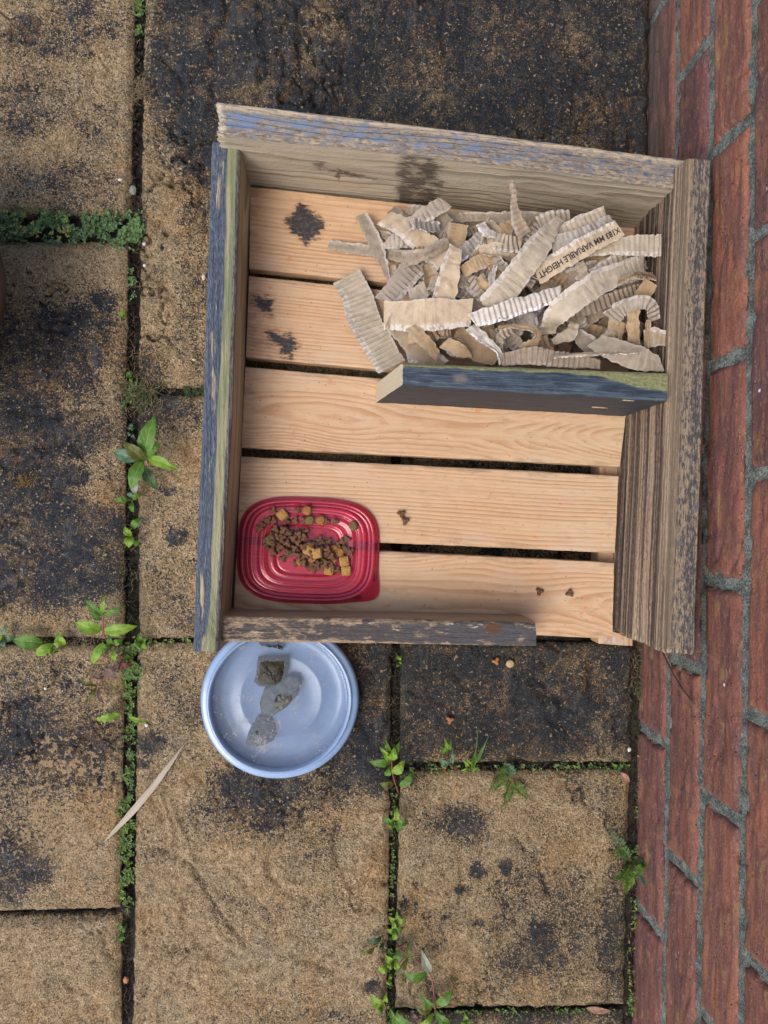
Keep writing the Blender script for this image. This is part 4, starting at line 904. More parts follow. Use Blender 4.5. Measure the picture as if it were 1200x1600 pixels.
# ------------------------------------------------------------------ water dish
BZ = .0
bc = P(437, 1097, .026)
DISH = mat_translucent('frosted_blue_plastic', (.27, .40, .62), (.80, .88, .97), .26, rough=.18)
bp = [(.0, .0035), (.030, .0035), (.046, .0035), (.0475, .0041), (.050, .0041), (.0515, .0035), (.070, .0035), (.0755, .0050), (.0790, .0100), (.0805, .0170), (.0815, .0235), (.0825, .0258), (.0838, .0264), (.0846, .0255), (.0853, .0236), (.0868, .0228), (.0895, .0226), (.0918, .0216), (.0936, .0180), (.0942, .0140), (.0938, .0139), (.0928, .0170), (.0912, .0202), (.0880, .0212), (.0845, .0215), (.0825, .0200), (.0818, .0150), (.0802, .0090), (.0765, .0035), (.0700, .0015), (.030, .0015), (.0, .0015)]
NT = 128; vs = []; 
for (r, z) in bp[1:-1]:
    for q in range(NT):
        th = 2*math.pi*q/NT; wob = 1+.004*math.sin(2*th+.6)+.002*math.sin(5*th)
        vs.append(Vector((bc.x+r*wob*math.cos(th), bc.y+r*wob*math.sin(th)*1.0, z)))
K = len(bp)-2; vs += [Vector((bc.x, bc.y, bp[0][1])), Vector((bc.x, bc.y, bp[-1][1]))]
fs = grid_faces(NT, K, 0, True)+[((q+1) % NT, q, K*NT) for q in range(NT)]+[((K-1)*NT+q, (K-1)*NT+(q+1) % NT, K*NT+1) for q in range(NT)]
dish = mesh('water_dish', vs, fs, DISH)
bm = bmesh.new(); bm.from_mesh(dish.data); bmesh.ops.recalc_face_normals(bm, faces=bm.faces); bm.to_mesh(dish.data); bm.free()
tag(dish, 'round frosted pale blue plastic dish of water tucked under the front of the tray', 'dish')
WZ = .0170
g = M('milky_water'); n = g.noise(g.obj(), 30, 3, .6); pr = g.noise(g.obj(), 420, 3, .7)
sed = g.st(g.add(pr, g.mul(g.noise(g.obj(), 24, 4, .65), 1.1)), 1.14, 1.26)
g.done(g.mix(sed, g.mix(g.st(n, .35, .7), (.17, .22, .30), (.22, .27, .35)), (.26, .25, .25)), .02, g.bump(g.noise(g.obj(), 14, 2, .5), .05, .004), spec=.5)
tr = g.node('ShaderNodeBsdfTransparent'); tr.inputs[0].default_value = (.88, .91, .94, 1)
mx = g.node('ShaderNodeMixShader'); g.put(mx.inputs[0], g.mul(g.m('SUBTRACT', 1.0, g.mul(sed, .7)), .74))
gl = g.node('ShaderNodeBsdfGlossy'); gl.inputs['Roughness'].default_value = .02
fr = g.node('ShaderNodeFresnel'); fr.inputs[0].default_value = 1.33
m2 = g.node('ShaderNodeMixShader'); g.nt.links.new(g.b.outputs[0], mx.inputs[1]); g.nt.links.new(tr.outputs[0], mx.inputs[2])
g.nt.links.new(fr.outputs[0], m2.inputs[0]); g.nt.links.new(mx.outputs[0], m2.inputs[1]); g.nt.links.new(gl.outputs[0], m2.inputs[2]); g.nt.links.new(m2.outputs[0], g.out.inputs[0])
vs = [Vector((bc.x, bc.y, WZ))]; fs = []
for k in range(1, 13):
    for q in range(NT):
        th = 2*math.pi*q/NT; r = .0799*k/12; vs.append(Vector((bc.x+r*math.cos(th), bc.y+r*math.sin(th), WZ+(.0008 if k == 12 else 0))))
fs = [(0, 1+q, 1+(q+1) % NT) for q in range(NT)]+grid_faces(NT, 12, 1, True)
wat = mesh('water', vs, fs, g.mat); tag(wat, kind='structure')
ROCK = mat_simple('wet_stone', (.060, .052, .030), (.014, .012, .008), 130, .42, 1, .002, .3)
ROCK2 = mat_simple('grey_slate_stone', (.105, .11, .09), (.05, .052, .042), 160, .5, .8, .0012, .3)
def rock(name, outline, z0, z1, label, mat=ROCK, seed=1, peak=(0, 0), pk=.3, pow_=1.5):
    pts = [P(x, y, WZ) for x, y in outline]; c = sum(pts, Vector())/len(pts); n = len(pts); NT = 60; K = 16; vs = []
    cp = P(*peak, WZ) if peak != (0, 0) else c
    def rim(th):
        x = th/(2*math.pi)*n; i = int(x) % n; f = x-int(x); f = f*f*(3-2*f)*.4+f*.6; return pts[i].lerp(pts[(i+1) % n], f)
    for k in range(1, K+1):
        kk = k/K
        for q in range(NT):
            e = rim(2*math.pi*q/NT); p = cp.lerp(e, kk); jag = .0012*fb(p.x*130, p.y*130, seed, 4)+.0008*nz(p.x*420, p.y*420, seed)
            p = p+Vector((nz(p.y*200, seed), nz(p.x*200, seed), 0))*.0012*kk
            p.z = z0+(z1-z0)*(1-kk**pow_)+jag; vs.append(p)
    for q in range(NT): p = vs[(K-1)*NT+q].copy(); p.z = .0036; vs.append(p)
    t = cp.copy(); t.z = z1; vs.append(t)
    fs = [(d, c_, b, a) for a, b, c_, d in grid_faces(NT, K+1, 0, True)]+[(q, (q+1) % NT, (K+1)*NT) for q in range(NT)]
    o = mesh(name, vs, fs, mat); bm = bmesh.new(); bm.from_mesh(o.data); bmesh.ops.recalc_face_normals(bm, faces=bm.faces); bm.to_mesh(o.data); bm.free()
    return tag(o, label, 'stone', 'stones lying in the water dish')
rock('stone', [(402,1030),(412,1027),(440,1027),(451,1026),(450,1050),(444,1066),(430,1076),(402,1074),(396,1066),(400,1048)], .0110, .0215, 'dark wet brown stone standing furthest out of the water, nearest the tray', ROCK, 1, (423,1054), pow_=3.2)
rock('stone', [(452,1057),(468,1060),(471,1072),(464,1088),(448,1106),(424,1121),(408,1116),(405,1100),(412,1078),(432,1070)], .0135, .0186, 'flat elongated grey stone in the middle of the water dish', ROCK2, 2, (449,1099), pow_=1.3)
rock('stone', [(403,1121),(420,1124),(428,1134),(430,1148),(426,1160),(412,1168),(392,1170),(382,1166),(386,1150),(392,1136)], .0095, .0186, 'grey pointed stone with a small ringed tip, lowest in the water dish', ROCK2, 3, (399,1146), pow_=.8)
rock('leaf_scrap', [(404,1006),(420,1008),(436,1007),(445,1010),(442,1016),(430,1012),(412,1011)], .0165, .0178, 'black wet leaf scrap floating at the tray edge of the water dish', mat_simple('black_wet_leaf', (.012, .012, .012), (.03, .03, .03), 90, .2), 4)
bpy.data.objects['leaf_scrap']['category'] = 'leaf scrap'; del bpy.data.objects['leaf_scrap']['group']

# ------------------------------------------------------------------ plants
def leaf(base, tip, w, mat, seed, arch=.006, fold=.25, ser=.05, parent=None, shape=.9, name='leaf', lob=0, bend=0.):
    n = 14; m = 7; T = tip-base; L = T.length; S = T.cross(Vector((0, 0, 1))).normalized(); U = S.cross(T).normalized()
    if U.z < 0: U = -U
    vs = []; gc = []
    for i in range(n+1):
        t = i/n; ww = math.sin(math.pi*min(1, t**shape))**.85*(1-.25*t)+.03
        if lob: ww *= .55+.45*abs(math.sin(t*math.pi*lob))
        for j in range(m):
            v = -1+2*j/(m-1); wv = ww*(1+ser*math.sin(t*60+v)*abs(v)+.1*nz(t*5, seed, v))
            p = base+T*t+S*(v*wv*w/2)+U*(arch*math.sin(math.pi*t)+fold*abs(v)*ww*w/2+.0009*nz(t*6, v*2, seed)*2)
            p += S*((.06*L*nz(seed*3.3, 1)+bend)*math.sin(math.pi*t))
            vs.append(p); gc.append((t, v, seed*.1))
    o = mesh(name, vs, grid_faces(m, n+1), mat, attrs={'gc': gc})
    if parent: under(o, parent)
    return o
def tube(pts, r0, r1, mat, name='stem', parent=None, K=6):
    c, L = smoothpath(pts, max(4, len(pts)*4)); vs = []
    for i, p in enumerate(c):
        T = (c[min(len(c)-1, i+1)]-c[max(0, i-1)]).normalized(); a = T.orthogonal().normalized(); b = T.cross(a); r = r0+(r1-r0)*i/(len(c)-1)
        for q in range(K): th = 2*math.pi*q/K; vs.append(p+a*(r*math.cos(th))+b*(r*math.sin(th)))
    o = mesh(name, vs, grid_faces(K, len(c), 0, True)+[tuple(range(K))[::-1], tuple(range((len(c)-1)*K, len(c)*K))], mat)
    if parent: under(o, parent)
    return o
LN = [0]
def plant(name, label, cat, root, leaves, stems=(), group='weeds growing in the paving joints', smat=STEM):
    e = empty(name, P(root[0], root[1], -.008)); tag(e, label, cat, group)
    for L in leaves:
        bx, by, tx, ty, w, zb, zt, mt = L[:8]; LN[0] += 1; kw = L[8] if len(L) > 8 else {}
        b = P(bx, by, zb); t = P(tx, ty, zt); leaf(b, t, w*(H-zt)/F, LEAF[mt], LN[0], parent=e, **kw)
    if not stems: stems = [[(root[0], root[1], -.010), (root[0]+1, root[1]-1, max(l[5] for l in leaves)*.9)]]
    for s in stems: tube([P(*q) for q in s], .0011, .0007, smat, parent=e)
    return e
plant('weed', 'large leafy green weed with pointed leaves in the left joint beside the tray', 'weed', (218,722), [
 (225,716,242,650,28,.030,.036,'green'),(227,720,193,691,22,.032,.040,'olive'),(223,718,204,765,23,.032,.034,'green'),(230,714,279,734,18,.028,.030,'lime'),(229,715,252,692,13,.028,.034,'green'),
 (219,718,177,706,22,.016,.012,'blue'),(224,728,247,766,19,.016,.010,'dark'),(214,745,212,775,13,.010,.006,'pale')])
plant('seedling', 'small three leaved seedling just below the large leafy weed', 'seedling', (206,783), [(205,781,180,782,10,.008,.009,'green'),(207,780,223,771,10,.010,.012,'green'),(207,784,209,801,9,.008,.006,'green'),(205,779,205,768,9,.006,.004,'blue')])
plant('seedling', 'bright round leaved seedling pair lower down in the left joint', 'seedling', (206,838), [(206,838,194,822,12,.008,.010,'lime'),(206,838,201,856,17,.008,.010,'lime'),(207,826,222,808,13,.006,.008,'green'),(208,848,222,850,10,.003,.002,'green')])
plant('weed', 'lime green weed with toothed pointed leaves at the left joint crossing', 'weed', (165,1004), [
 (162,962,133,935,13,.036,.040,'green'),(162,958,165,929,8,.038,.046,'lime'),(162,962,197,946,9,.036,.040,'green'),(160,984,117,973,22,.026,.030,'lime'),(163,986,215,978,20,.026,.028,'lime'),
 (158,968,143,958,8,.034,.036,'green'),(162,1003,145,1038,15,.016,.012,'lime'),(175,1010,158,1012,13,.018,.018,'green'),(178,1006,194,997,12,.018,.02,'green'),(179,1014,181,1033,9,.018,.016,'lime'),(176,1006,170,991,11,.018,.022,'green')],
 [[(178,1012,-.01),(168,1004,.012),(161,984,.026),(162,958,.038)],[(180,1014,-.01),(178,1009,.016)]], smat=REDSTEM)
plant('seedling', 'dull mauve red seedling lying on the slab below the lime green weed', 'seedling', (190,1030), [
 (164,1057,188,1036,14,.008,.012,'mauve'),(152,1072,122,1060,6,.008,.010,'olive'),(152,1073,140,1095,8,.008,.008,'olive'),(154,1074,163,1099,7,.008,.006,'mauve'),(164,1058,146,1054,8,.006,.004,'mauve'),(188,1038,209,1038,10,.006,.010,'red'),(190,1028,196,1018,8,.006,.008,'red'),(188,1020,180,1010,10,.006,.006,'mauve')],
 [[(194,1022,-.008),(186,1038,.006),(164,1057,.008),(152,1072,.009)]], smat=REDSTEM)
plant('seedling', 'yellow green lobed leaf reaching out of the left joint below the mauve seedling', 'seedling', (196,1114), [(190,1114,149,1124,15,.006,.004,'lime',dict(lob=4,ser=.2)),(200,1118,232,1128,9,.004,.004,'lime',dict(lob=3))])
plant('seedling', 'small grey green rosette right of the lime green weed', 'seedling', (223,1002), [(223,1002,206,1008,9,.006,.008,'green'),(223,1001,217,988,10,.006,.008,'green'),(223,1002,229,1016,8,.006,.006,'lime'),(224,1001,236,994,6,.006,.008,'green')])
plant('weed', 'broad smooth green leaf lying in the cross joint at the left edge', 'weed', (70,1003), [(68,1004,20,1000,25,.008,.010,'green',dict(ser=0)),(84,1006,56,1024,17,.006,.006,'lime',dict(ser=0)),(100,1008,92,987,18,.004,.010,'lime',dict(ser=0)),(88,1010,98,1000,10,.006,.01,'lime'),(86,1014,74,1018,9,.006,.006,'lime'),(84,1015,92,1018,7,.006,.006,'green')])
plant('seedling', 'small pale seedling at the very left edge of the cross joint', 'seedling', (10,997), [(10,994,11,974,10,.006,.014,'blue'),(11,996,26,996,11,.006,.008,'blue'),(9,998,8,1012,9,.006,.006,'blue'),(8,997,-2,993,8,.006,.008,'lime')])
plant('weed', 'bright green leafy weed in the middle joint right of the water dish', 'weed', (623,1238), [
 (613,1190,576,1190,14,.024,.024,'green'),(611,1182,592,1166,8,.028,.03,'lime'),(610,1176,600,1152,8,.028,.032,'green'),(613,1184,625,1158,12,.03,.034,'green'),(612,1188,616,1166,15,.034,.038,'lime'),(613,1208,632,1187,17,.030,.034,'lime'),
 (612,1188,598,1176,9,.028,.03,'lime'),(624,1228,646,1205,14,.014,.016,'green'),(616,1224,592,1224,13,.014,.012,'olive'),(613,1196,601,1212,12,.014,.012,'green'),(628,1228,630,1214,8,.010,.010,'dark')],
 [[(623,1240,-.01),(617,1222,.014),(613,1206,.026),(612,1188,.03)]], smat=REDSTEM)
plant('seedling', 'small crinkled green seedling in the middle joint under the leafy weed', 'seedling', (617,1286), [(617,1284,597,1276,14,.01,.012,'green',dict(lob=2)),(618,1282,620,1260,13,.012,.016,'lime',dict(lob=2)),(619,1284,638,1282,15,.012,.012,'green',dict(lob=2)),(619,1286,628,1296,11,.010,.008,'green'),(615,1287,606,1290,9,.006,.006,'lime')])
plant('seedling', 'upright seedling with paired blue green leaves in the cross joint right of the leafy weed', 'seedling', (703,1196), [(700,1172,694,1152,7,.022,.026,'lime'),(701,1172,704,1153,6,.022,.026,'green'),(700,1176,686,1165,9,.020,.022,'green'),(704,1193,707,1170,8,.012,.020,'blue'),(702,1195,684,1184,11,.010,.012,'blue'),(698,1196,688,1196,6,.004,.006,'lime'),(708,1198,716,1200,7,.003,.004,'red'),(700,1200,690,1203,7,.003,.003,'red')])
plant('seedling', 'lowest round green seedling at the very left bottom of the middle joint', 'seedling', (618,1590), [(612,1584,642,1606,26,.008,.012,'green'),(614,1586,609,1574,10,.006,.01,'green'),(616,1588,622,1578,9,.006,.01,'lime'),(612,1592,606,1600,9,.004,.004,'lime')])
plant('seedling', 'two tiny star shaped light green rosettes in the middle joint', 'seedling', (618,1445), [(619,1435,606,1431,9,.01,.012,'lime'),(620,1434,620,1422,8,.01,.013,'lime'),(620,1435,636,1434,9,.01,.012,'lime'),(616,1450,614,1435,9,.01,.013,'lime'),(616,1450,603,1451,9,.008,.01,'lime'),(618,1450,631,1447,10,.008,.01,'green'),(616,1451,616,1469,9,.008,.008,'lime'),(618,1440,624,1446,7,.006,.006,'green')])
plant('seedling', 'pair of dark curled leaves on the slab left of the middle joint', 'seedling', (596,1470), [(597,1463,573,1468,11,.004,.004,'dark'),(586,1480,563,1486,9,.004,.003,'olive'),(598,1472,592,1482,8,.003,.003,'dark')], [[(600,1472,-.008),(597,1464,.003)],[(600,1474,-.008),(586,1480,.003)]])
plant('seedling', 'bright green clover like seedling in the middle joint left of the red stemmed one', 'seedling', (615,1500), [(615,1499,600,1490,12,.012,.014,'lime'),(617,1497,623,1482,16,.012,.015,'green'),(617,1500,622,1513,10,.012,.012,'lime'),(613,1502,604,1509,10,.010,.010,'lime'),(606,1506,590,1514,14,.004,.004,'lime'),(614,1496,605,1480,8,.008,.010,'green'),(611,1526,608,1520,6,.003,.003,'lime'),(609,1528,603,1536,9,.003,.004,'lime')])
plant('seedling', 'olive leaf pair on a short red stem right of the middle joint', 'seedling', (618,1478), [(636,1495,640,1469,14,.012,.016,'olive',dict(ser=0)),(637,1496,616,1523,11,.012,.010,'olive',dict(ser=0))], [[(619,1477,-.008),(630,1485,.006),(636,1494,.012)],[(624,1480,.0),(636,1474,.010)]], smat=REDSTEM)
plant('weed', 'trailing weed with a long pink stem and a folded pale leaf at the bottom', 'weed', (680,1578), [
 (672,1519,657,1481,15,.016,.020,'pale',dict(ser=0,fold=.5)),(668,1521,629,1521,16,.014,.012,'green',dict(ser=0)),(680,1568,708,1545,18,.012,.016,'green'),(677,1574,656,1553,13,.010,.014,'green'),(675,1578,646,1570,15,.008,.010,'olive'),(680,1582,704,1597,17,.008,.008,'green'),
 (650,1590,641,1578,12,.004,.006,'mauve'),(676,1583,656,1600,12,.006,.006,'lime')],
 [[(681,1585,-.01),(679,1566,.010),(676,1535,.014),(670,1519,.016),(650,1500,.012)],[(680,1584,-.008),(666,1592,.006)]], smat=REDSTEM)
plant('seedling', 'light green toothed leaf lying left of the middle joint near the bottom', 'seedling', (602,1570), [(599,1568,578,1556,18,.006,.006,'lime',dict(ser=.15)),(598,1572,588,1576,13,.005,.004,'green'),(601,1562,603,1550,10,.006,.010,'lime')], [[(604,1578,-.008),(600,1566,.005)]])
plant('seedling', 'tiny seedling of three round leaves in the bottom cross joint', 'seedling', (727,1590), [(727,1590,725,1580,9,.006,.008,'lime'),(727,1591,720,1598,9,.006,.006,'lime'),(728,1591,735,1597,9,.006,.006,'green')])
plant('seedling', 'single small green leaf low in the left joint above the large leafy weed', 'seedling', (196,492), [(199,494,185,490,11,.004,.006,'lime')])
plant('seedling', 'tiny sprig in the joint directly below the front board', 'seedling', (622,1026), [(622,1030,618,1020,6,.004,.006,'green'),(622,1030,628,1022,6,.004,.006,'lime'),(622,1034,620,1042,6,.003,.003,'green'),(623,1036,628,1032,5,.003,.003,'lime')])
plant('seedling', 'tiny sprig of round leaves in the cross joint near the brick wall', 'seedling', (962,1196), [(962,1198,954,1191,8,.003,.006,'green'),(963,1198,968,1202,7,.003,.004,'blue'),(960,1196,958,1205,5,.002,.002,'green')])
plant('seedling', 'small round leaved sprig above the large leafy weed', 'seedling', (206,672), [(206,672,203,664,6,.004,.006,'blue'),(207,668,209,660,6,.004,.006,'blue'),(208,672,212,668,6,.004,.006,'green'),(205,678,201,682,6,.004,.005,'blue'),(208,680,212,686,6,.004,.005,'blue'),(205,590,199,580,9,.004,.006,'green'),(206,598,208,590,6,.003,.004,'green')])
plant('seedling', 'small green seedling with narrow leaves low in the left joint near the bottom', 'seedling', (191,1448), [(191,1450,188,1436,8,.005,.009,'green'),(192,1452,199,1444,7,.005,.007,'green'),(191,1456,190,1470,9,.004,.004,'green'),(193,1460,198,1464,6,.003,.003,'lime')])
def frond(e, pts, w, mt, z0, z1, seed):
    """a divided leaf: many small toothed leaflets along a curved rib"""
    r = random.Random(seed); pp = [P(x, y, z0+(z1-z0)*i/(len(pts)-1)) for i, (x, y) in enumerate(pts)]
    under(tube(pp, .0006, .0004, STEM, 'leaf_rib'), e); c, L = smoothpath(pp, 14); sc = (H-z1)/F; V = []; Fc = []; G = []
    for i in range(2, 15):
        T = (c[min(14, i+1)]-c[i-1]).normalized(); S = T.cross(Vector((0, 0, 1))).normalized()
        for sd_ in (-1, 1):
            ln = w*sc*(.35+.65*math.sin(math.pi*min(.95, i/15+.1)))*r.uniform(.7, 1.1)*.5
            for k in range(3):
                d = (S*sd_*(1-.25*k)+T*(.25+.45*k)).normalized(); b = c[i]+S*sd_*ln*.2*k; t = b+d*ln*(1-.2*k)+Vector((0, 0, r.uniform(-.0015, .003))); ww = ln*.36; q = len(V); U = d.cross(Vector((0, 0, 1))).normalized()
                V += [b, b.lerp(t, .45)+U*ww*.5+Vector((0, 0, .0006)), t, b.lerp(t, .45)-U*ww*.5+Vector((0, 0, .0006)), b.lerp(t, .5)]
                G += [(0, 0, 0), (.45, 1, 0), (1, 0, 0), (.45, -1, 0), (.5, 0, 0)]; Fc += [(q, q+4, q+1), (q+1, q+4, q+2), (q+2, q+4, q+3), (q+3, q+4, q)]
    under(mesh('leaf', V, Fc, LEAF[mt], attrs={'gc': G}), e)
e = empty('feathery_weed', P(800,1210,-.005)); tag(e, 'feathery dark green weed spreading below the cross joint on the tan slab', 'weed', 'weeds growing in the paving joints')
for k, (pts, mt) in enumerate([([(803,1214),(798,1204),(788,1192)],'blue'),([(800,1212),(782,1220),(764,1238)],'green'),([(803,1215),(796,1235),(788,1260)],'green'),([(805,1216),(812,1232),(824,1246)],'green'),([(803,1212),(790,1205),(778,1208)],'green')]): frond(e, pts, 20, mt, .004, .010, 70+k)
e = empty('feathery_weed', P(990,1352,-.005)); tag(e, 'feathery green weed in the joint against the foot of the brick wall', 'weed', 'weeds growing in the paving joints')
for k, (pts, mt) in enumerate([([(987,1345),(972,1322),(946,1290)],'blue'),([(985,1346),(970,1328),(958,1340)],'green'),([(990,1352),(975,1366),(962,1368)],'green'),([(990,1354),(984,1372),(977,1394)],'lime'),([(990,1352),(1004,1358),(1012,1352)],'green'),([(992,1353),(1008,1350),(1022,1342)],'dark'),([(992,1358),(1006,1370),(1017,1386)],'blue'),([(988,1350),(982,1362),(968,1380)],'green')]): frond(e, pts, 23, mt, .006, .022, 80+k)
e = empty('grass_tuft', P(733,1196,-.006)); tag(e, 'tuft of thin green grass blades in the cross joint between two slabs', 'grass', None)
for (x, y, w_) in [(747,1134,2.2),(766,1146,2.6),(762,1152,2.4),(752,1168,2.2),(744,1172,2),(738,1176,3)]:
    LN[0] += 1; leaf(P(733,1194,-.004), P(x, y, .03), w_*.0009, LEAF['green'], LN[0], arch=.012, ser=0, parent=e, name='blade')
for (x, y, tx, ty) in [(730,1196,724,1186),(736,1196,742,1204),(728,1198,720,1204),(740,1198,748,1200),(733,1192,728,1184)]:
    LN[0] += 1; leaf(P(x, y, -.002), P(tx, ty, .005), .006, LEAF['lime'], LN[0], parent=e)
# moss, liverwort and small growth in the joints: nobody could count it
MOSS = M('moss_mix'); cc = MOSS.attr('tint'); nn = MOSS.noise(MOSS.obj(), 200, 3, .6)
mcol = MOSS.ramp(cc, [(0, (.020, .030, .008)), (.25, (.060, .11, .018)), (.5, (.13, .21, .025)), (.7, (.115, .22, .105)), (.85, (.21, .29, .05)), (1, (.34, .34, .07))])
MOSS = MOSS.done(MOSS.mix(MOSS.st(nn, .3, .7, 0, .35), mcol, (.03, .04, .02)), .7, None)
mvs = []; mfs = []; mt_ = []
def tuftleaf(p, d, ln, wd, tint):
    U = d.cross(Vector((0, 0, 1))).normalized() if abs(d.z) < .98 else Vector((1, 0, 0)); q = len(mvs)
    mvs.extend([p, p+d*ln*.55+U*wd/2+Vector((0, 0, ln*.1)), p+d*ln, p+d*ln*.55-U*wd/2+Vector((0, 0, ln*.1))]); mfs.append((q, q+1, q+2, q+3)); mt_.extend([tint]*4)
def scatter(poly, n, sz, tints, z=(-.004, .001), seed=1, dens=None):
    r = random.Random(seed)
    for _ in range(n):
        t = r.random()*(len(poly)-1); i = int(t); f = t-i; (x0, y0, w0), (x1, y1, w1) = poly[i], poly[i+1]
        x, y, w_ = x0+(x1-x0)*f, y0+(y1-y0)*f, w0+(w1-w0)*f
        dx, dy = x1-x0, y1-y0; L = math.hypot(dx, dy); o_ = r.gauss(0, .38)*w_; x -= dy/L*o_; y += dx/L*o_
        if nz(x*.045, y*.045, seed) < -.12+(.0): continue
        p = P(x, y, r.uniform(*z)); tn = r.choice(tints)
        for k in range(r.choice([3, 4, 5, 6])):
            a = r.uniform(0, 6.3); tuftleaf(p, Vector((math.cos(a), math.sin(a), r.uniform(.1, 1.0))).normalized(), sz*r.uniform(.6, 1.2), sz*.62, min(1, max(0, tn+r.uniform(-.06, .06))))
scatter([(-20,352,34),(60,352,32),(130,358,34),(205,362,34)], 1300, .0036, [.12,.2,.6,.62,.68,.7], (-.004, .005), 3)
scatter([(160,352,24),(205,360,36),(222,366,22)], 500, .0040, [.66,.7,.62,.5], (-.001, .006), 4)
scatter([(-5,345,30),(110,355,26)], 70, .0042, [.9,.95], (.004, .007), 14)
scatter([(203,1020,20),(202,1160,17),(197,1260,16),(196,1340,18),(196,1425,12)], 950, .0031, [.2,.4,.5,.52,.62,.85], (-.006, .0), 5)
scatter([(205,1010,26),(206,1040,22),(206,1060,18)], 260, .0036, [.4,.5,.8,.66], (-.004, .003), 6)
scatter([(1003,1180,8),(996,1300,8),(990,1400,8),(984,1600,9)], 420, .0024, [.1,.3,.5,.82,.95], (-.006, .001), 7)
scatter([(640,1200,10),(720,1200,12),(860,1198,9),(985,1196,10)], 300, .0026, [.1,.2,.5,.6,.82], (-.006, .0), 8)
scatter([(218,0,8),(216,60,8)], 120, .0030, [.5,.6,.3], (-.004, .0), 9)
scatter([(216,330,8),(205,430,8),(204,470,8)], 60, .0034, [.66,.6], (-.004, .0), 10)
scatter([(195,640,12),(205,612,14),(204,590,12)], 160, .0028, [.2,.65,.5,.1], (-.002, .002), 11)
scatter([(130,1004,10),(190,1008,12),(300,1001,7)], 160, .0028, [.2,.5,.82,.9], (-.006, .0), 12)
scatter([(615,1230,7),(612,1400,6),(607,1600,8)], 170, .0026, [.2,.5,.55], (-.006, -.001), 13)
scatter([(640,1582,6),(800,1580,7),(960,1576,7)], 160, .0026, [.2,.5,.6], (-.006, -.001), 15)
scatter([(999,1010,14),(1000,1100,12)], 200, .0024, [.05,.15,.3], (-.008, -.001), 16)
scatter([(205,600,34),(225,640,30)], 200, .0026, [.02,.06,.12,.2], (-.003, .0015), 21); scatter([(214,612,14),(260,612,12),(322,612,10)], 420, .0026, [.0,.03,.08,.2], (-.004, .001), 22)
tag(mesh('moss', mvs, mfs, MOSS, attrs={'tint': mt_}, smooth=False), 'moss, liverwort and tiny weeds filling the paving joints', kind='stuff')
# dry roots and straw
mvs = []; mfs = []; mt_ = []
def fibres(cx, cy, spread, n, ln, seed, zr=(-.004, .004)):
    r = random.Random(seed); obs = []
    V = []; Fc = []
    for _ in range(n):
        x = cx+r.gauss(0, spread[0]); y = cy+r.gauss(0, spread[1]); a = r.uniform(0, 6.3); z = r.uniform(*zr); pts = []
        for k in range(4): pts.append(P(x, y, z+.001*k*r.uniform(-1, 1.4))); x += math.cos(a)*ln/3; y += math.sin(a)*ln/3; a += r.uniform(-.7, .7)
        c, L = smoothpath(pts, 8); q0 = len(V)
        for i, p in enumerate(c):
            rad = .00028*(1-.5*i/8); 
            for m_ in range(3): th = 2.1*m_; V.append(p+Vector((rad*math.cos(th), rad*math.sin(th)*.7, rad*math.sin(th))))
        Fc += grid_faces(3, len(c), q0, True)
    return V, Fc
def tuft(name, label, cat, cx, cy, spread, n, ln, seed, mat, zr=(-.004, .004), kind=None):
    V, Fc = fibres(cx, cy, spread, n, ln, seed, zr); return tag(mesh(name, V, Fc, mat), label, cat, 'dry moss and root tufts' if not kind else None, kind)
tuft('dry_tuft', 'brown tuft of dead moss bulging from the left joint near the top', 'dry tuft', 220, 138, (9, 9), 120, 14, 1, DRY, (-.003, .006))
tuft('dry_tuft', 'dark dead moss tuft in the left joint beside the green crust', 'dry tuft', 217, 325, (10, 12), 90, 14, 2, DARKROOT, (-.005, .004))
tuft('dry_tuft', 'ochre tuft of dry moss lying on the dark slab at the left', 'dry tuft', 42, 752, (11, 5), 90, 9, 3, mat_simple('ochre_moss', (.36, .22, .06), (.24, .14, .04), 200, .8), (.0, .004))
tuft('dry_tuft', 'loose nest of dry roots over soil above the large leafy weed', 'dry tuft', 222, 612, (22, 20), 150, 16, 4, DRY, (-.001, .003))
tuft('dry_tuft', 'brown dry moss patch left of the loose root nest', 'dry tuft', 190, 612, (14, 12), 160, 8, 14, mat_simple('brown_moss', (.22, .14, .05), (.12, .08, .03), 200, .9), (-.001, .004))
tuft('dry_tuft', 'tangle of pale roots at the wall foot just below the tray corner', 'dry tuft', 994, 1050, (9, 20), 60, 16, 5, DRY, (-.006, .004))
tuft('dry_tuft', 'pale straw wisps in the cross joint left of the lime green weed', 'dry tuft', 125, 1004, (22, 5), 60, 18, 6, DRY, (-.004, .003))
V = []; Fc = []
for (cx, cy, sx, sy, n, s) in [(217,60,4,50,14,1),(205,900,4,60,30,2),(206,560,5,50,30,3),(612,1120,3,60,16,4),(612,1330,3,80,26,5),(608,1520,4,50,14,6),(196,1500,4,60,18,7),(196,1230,5,90,24,8),(800,1199,90,3,30,9),(996,1300,3,90,34,10),(985,1500,3,60,20,11),(800,1580,90,3,14,12),(150,1434,40,2,8,13),(212,400,5,40,24,15),(985,560,4,60,4,16)]:
    a, b = fibres(cx, cy, (sx, sy), n, 15, 30+s, (-.008, .0)); q = len(V); V += a; Fc += [tuple(i+q for i in f) for f in b]
tag(mesh('root_litter', V, Fc, DRY), 'fine dry roots and straw lying in the paving joints', kind='stuff')
V = []; Fc = []; r = random.Random(8)      # soil crumbs in the joints
JO = [((218,0),(206,330),9),((205,380),(204,990),10),((204,1010),(196,1425),8),((196,1440),(197,1600),7),((618,1010),(612,1600),7),((640,1199),(985,1197),5),((640,1583),(970,1577),5),((0,1003),(190,1003),6),((0,1432),(185,1427),4),((999,1010),(985,1600),6),((220,1001),(300,1000),4),((212,600),(225,660),18),((214,612),(324,612),16),((214,612),(324,612),14)]
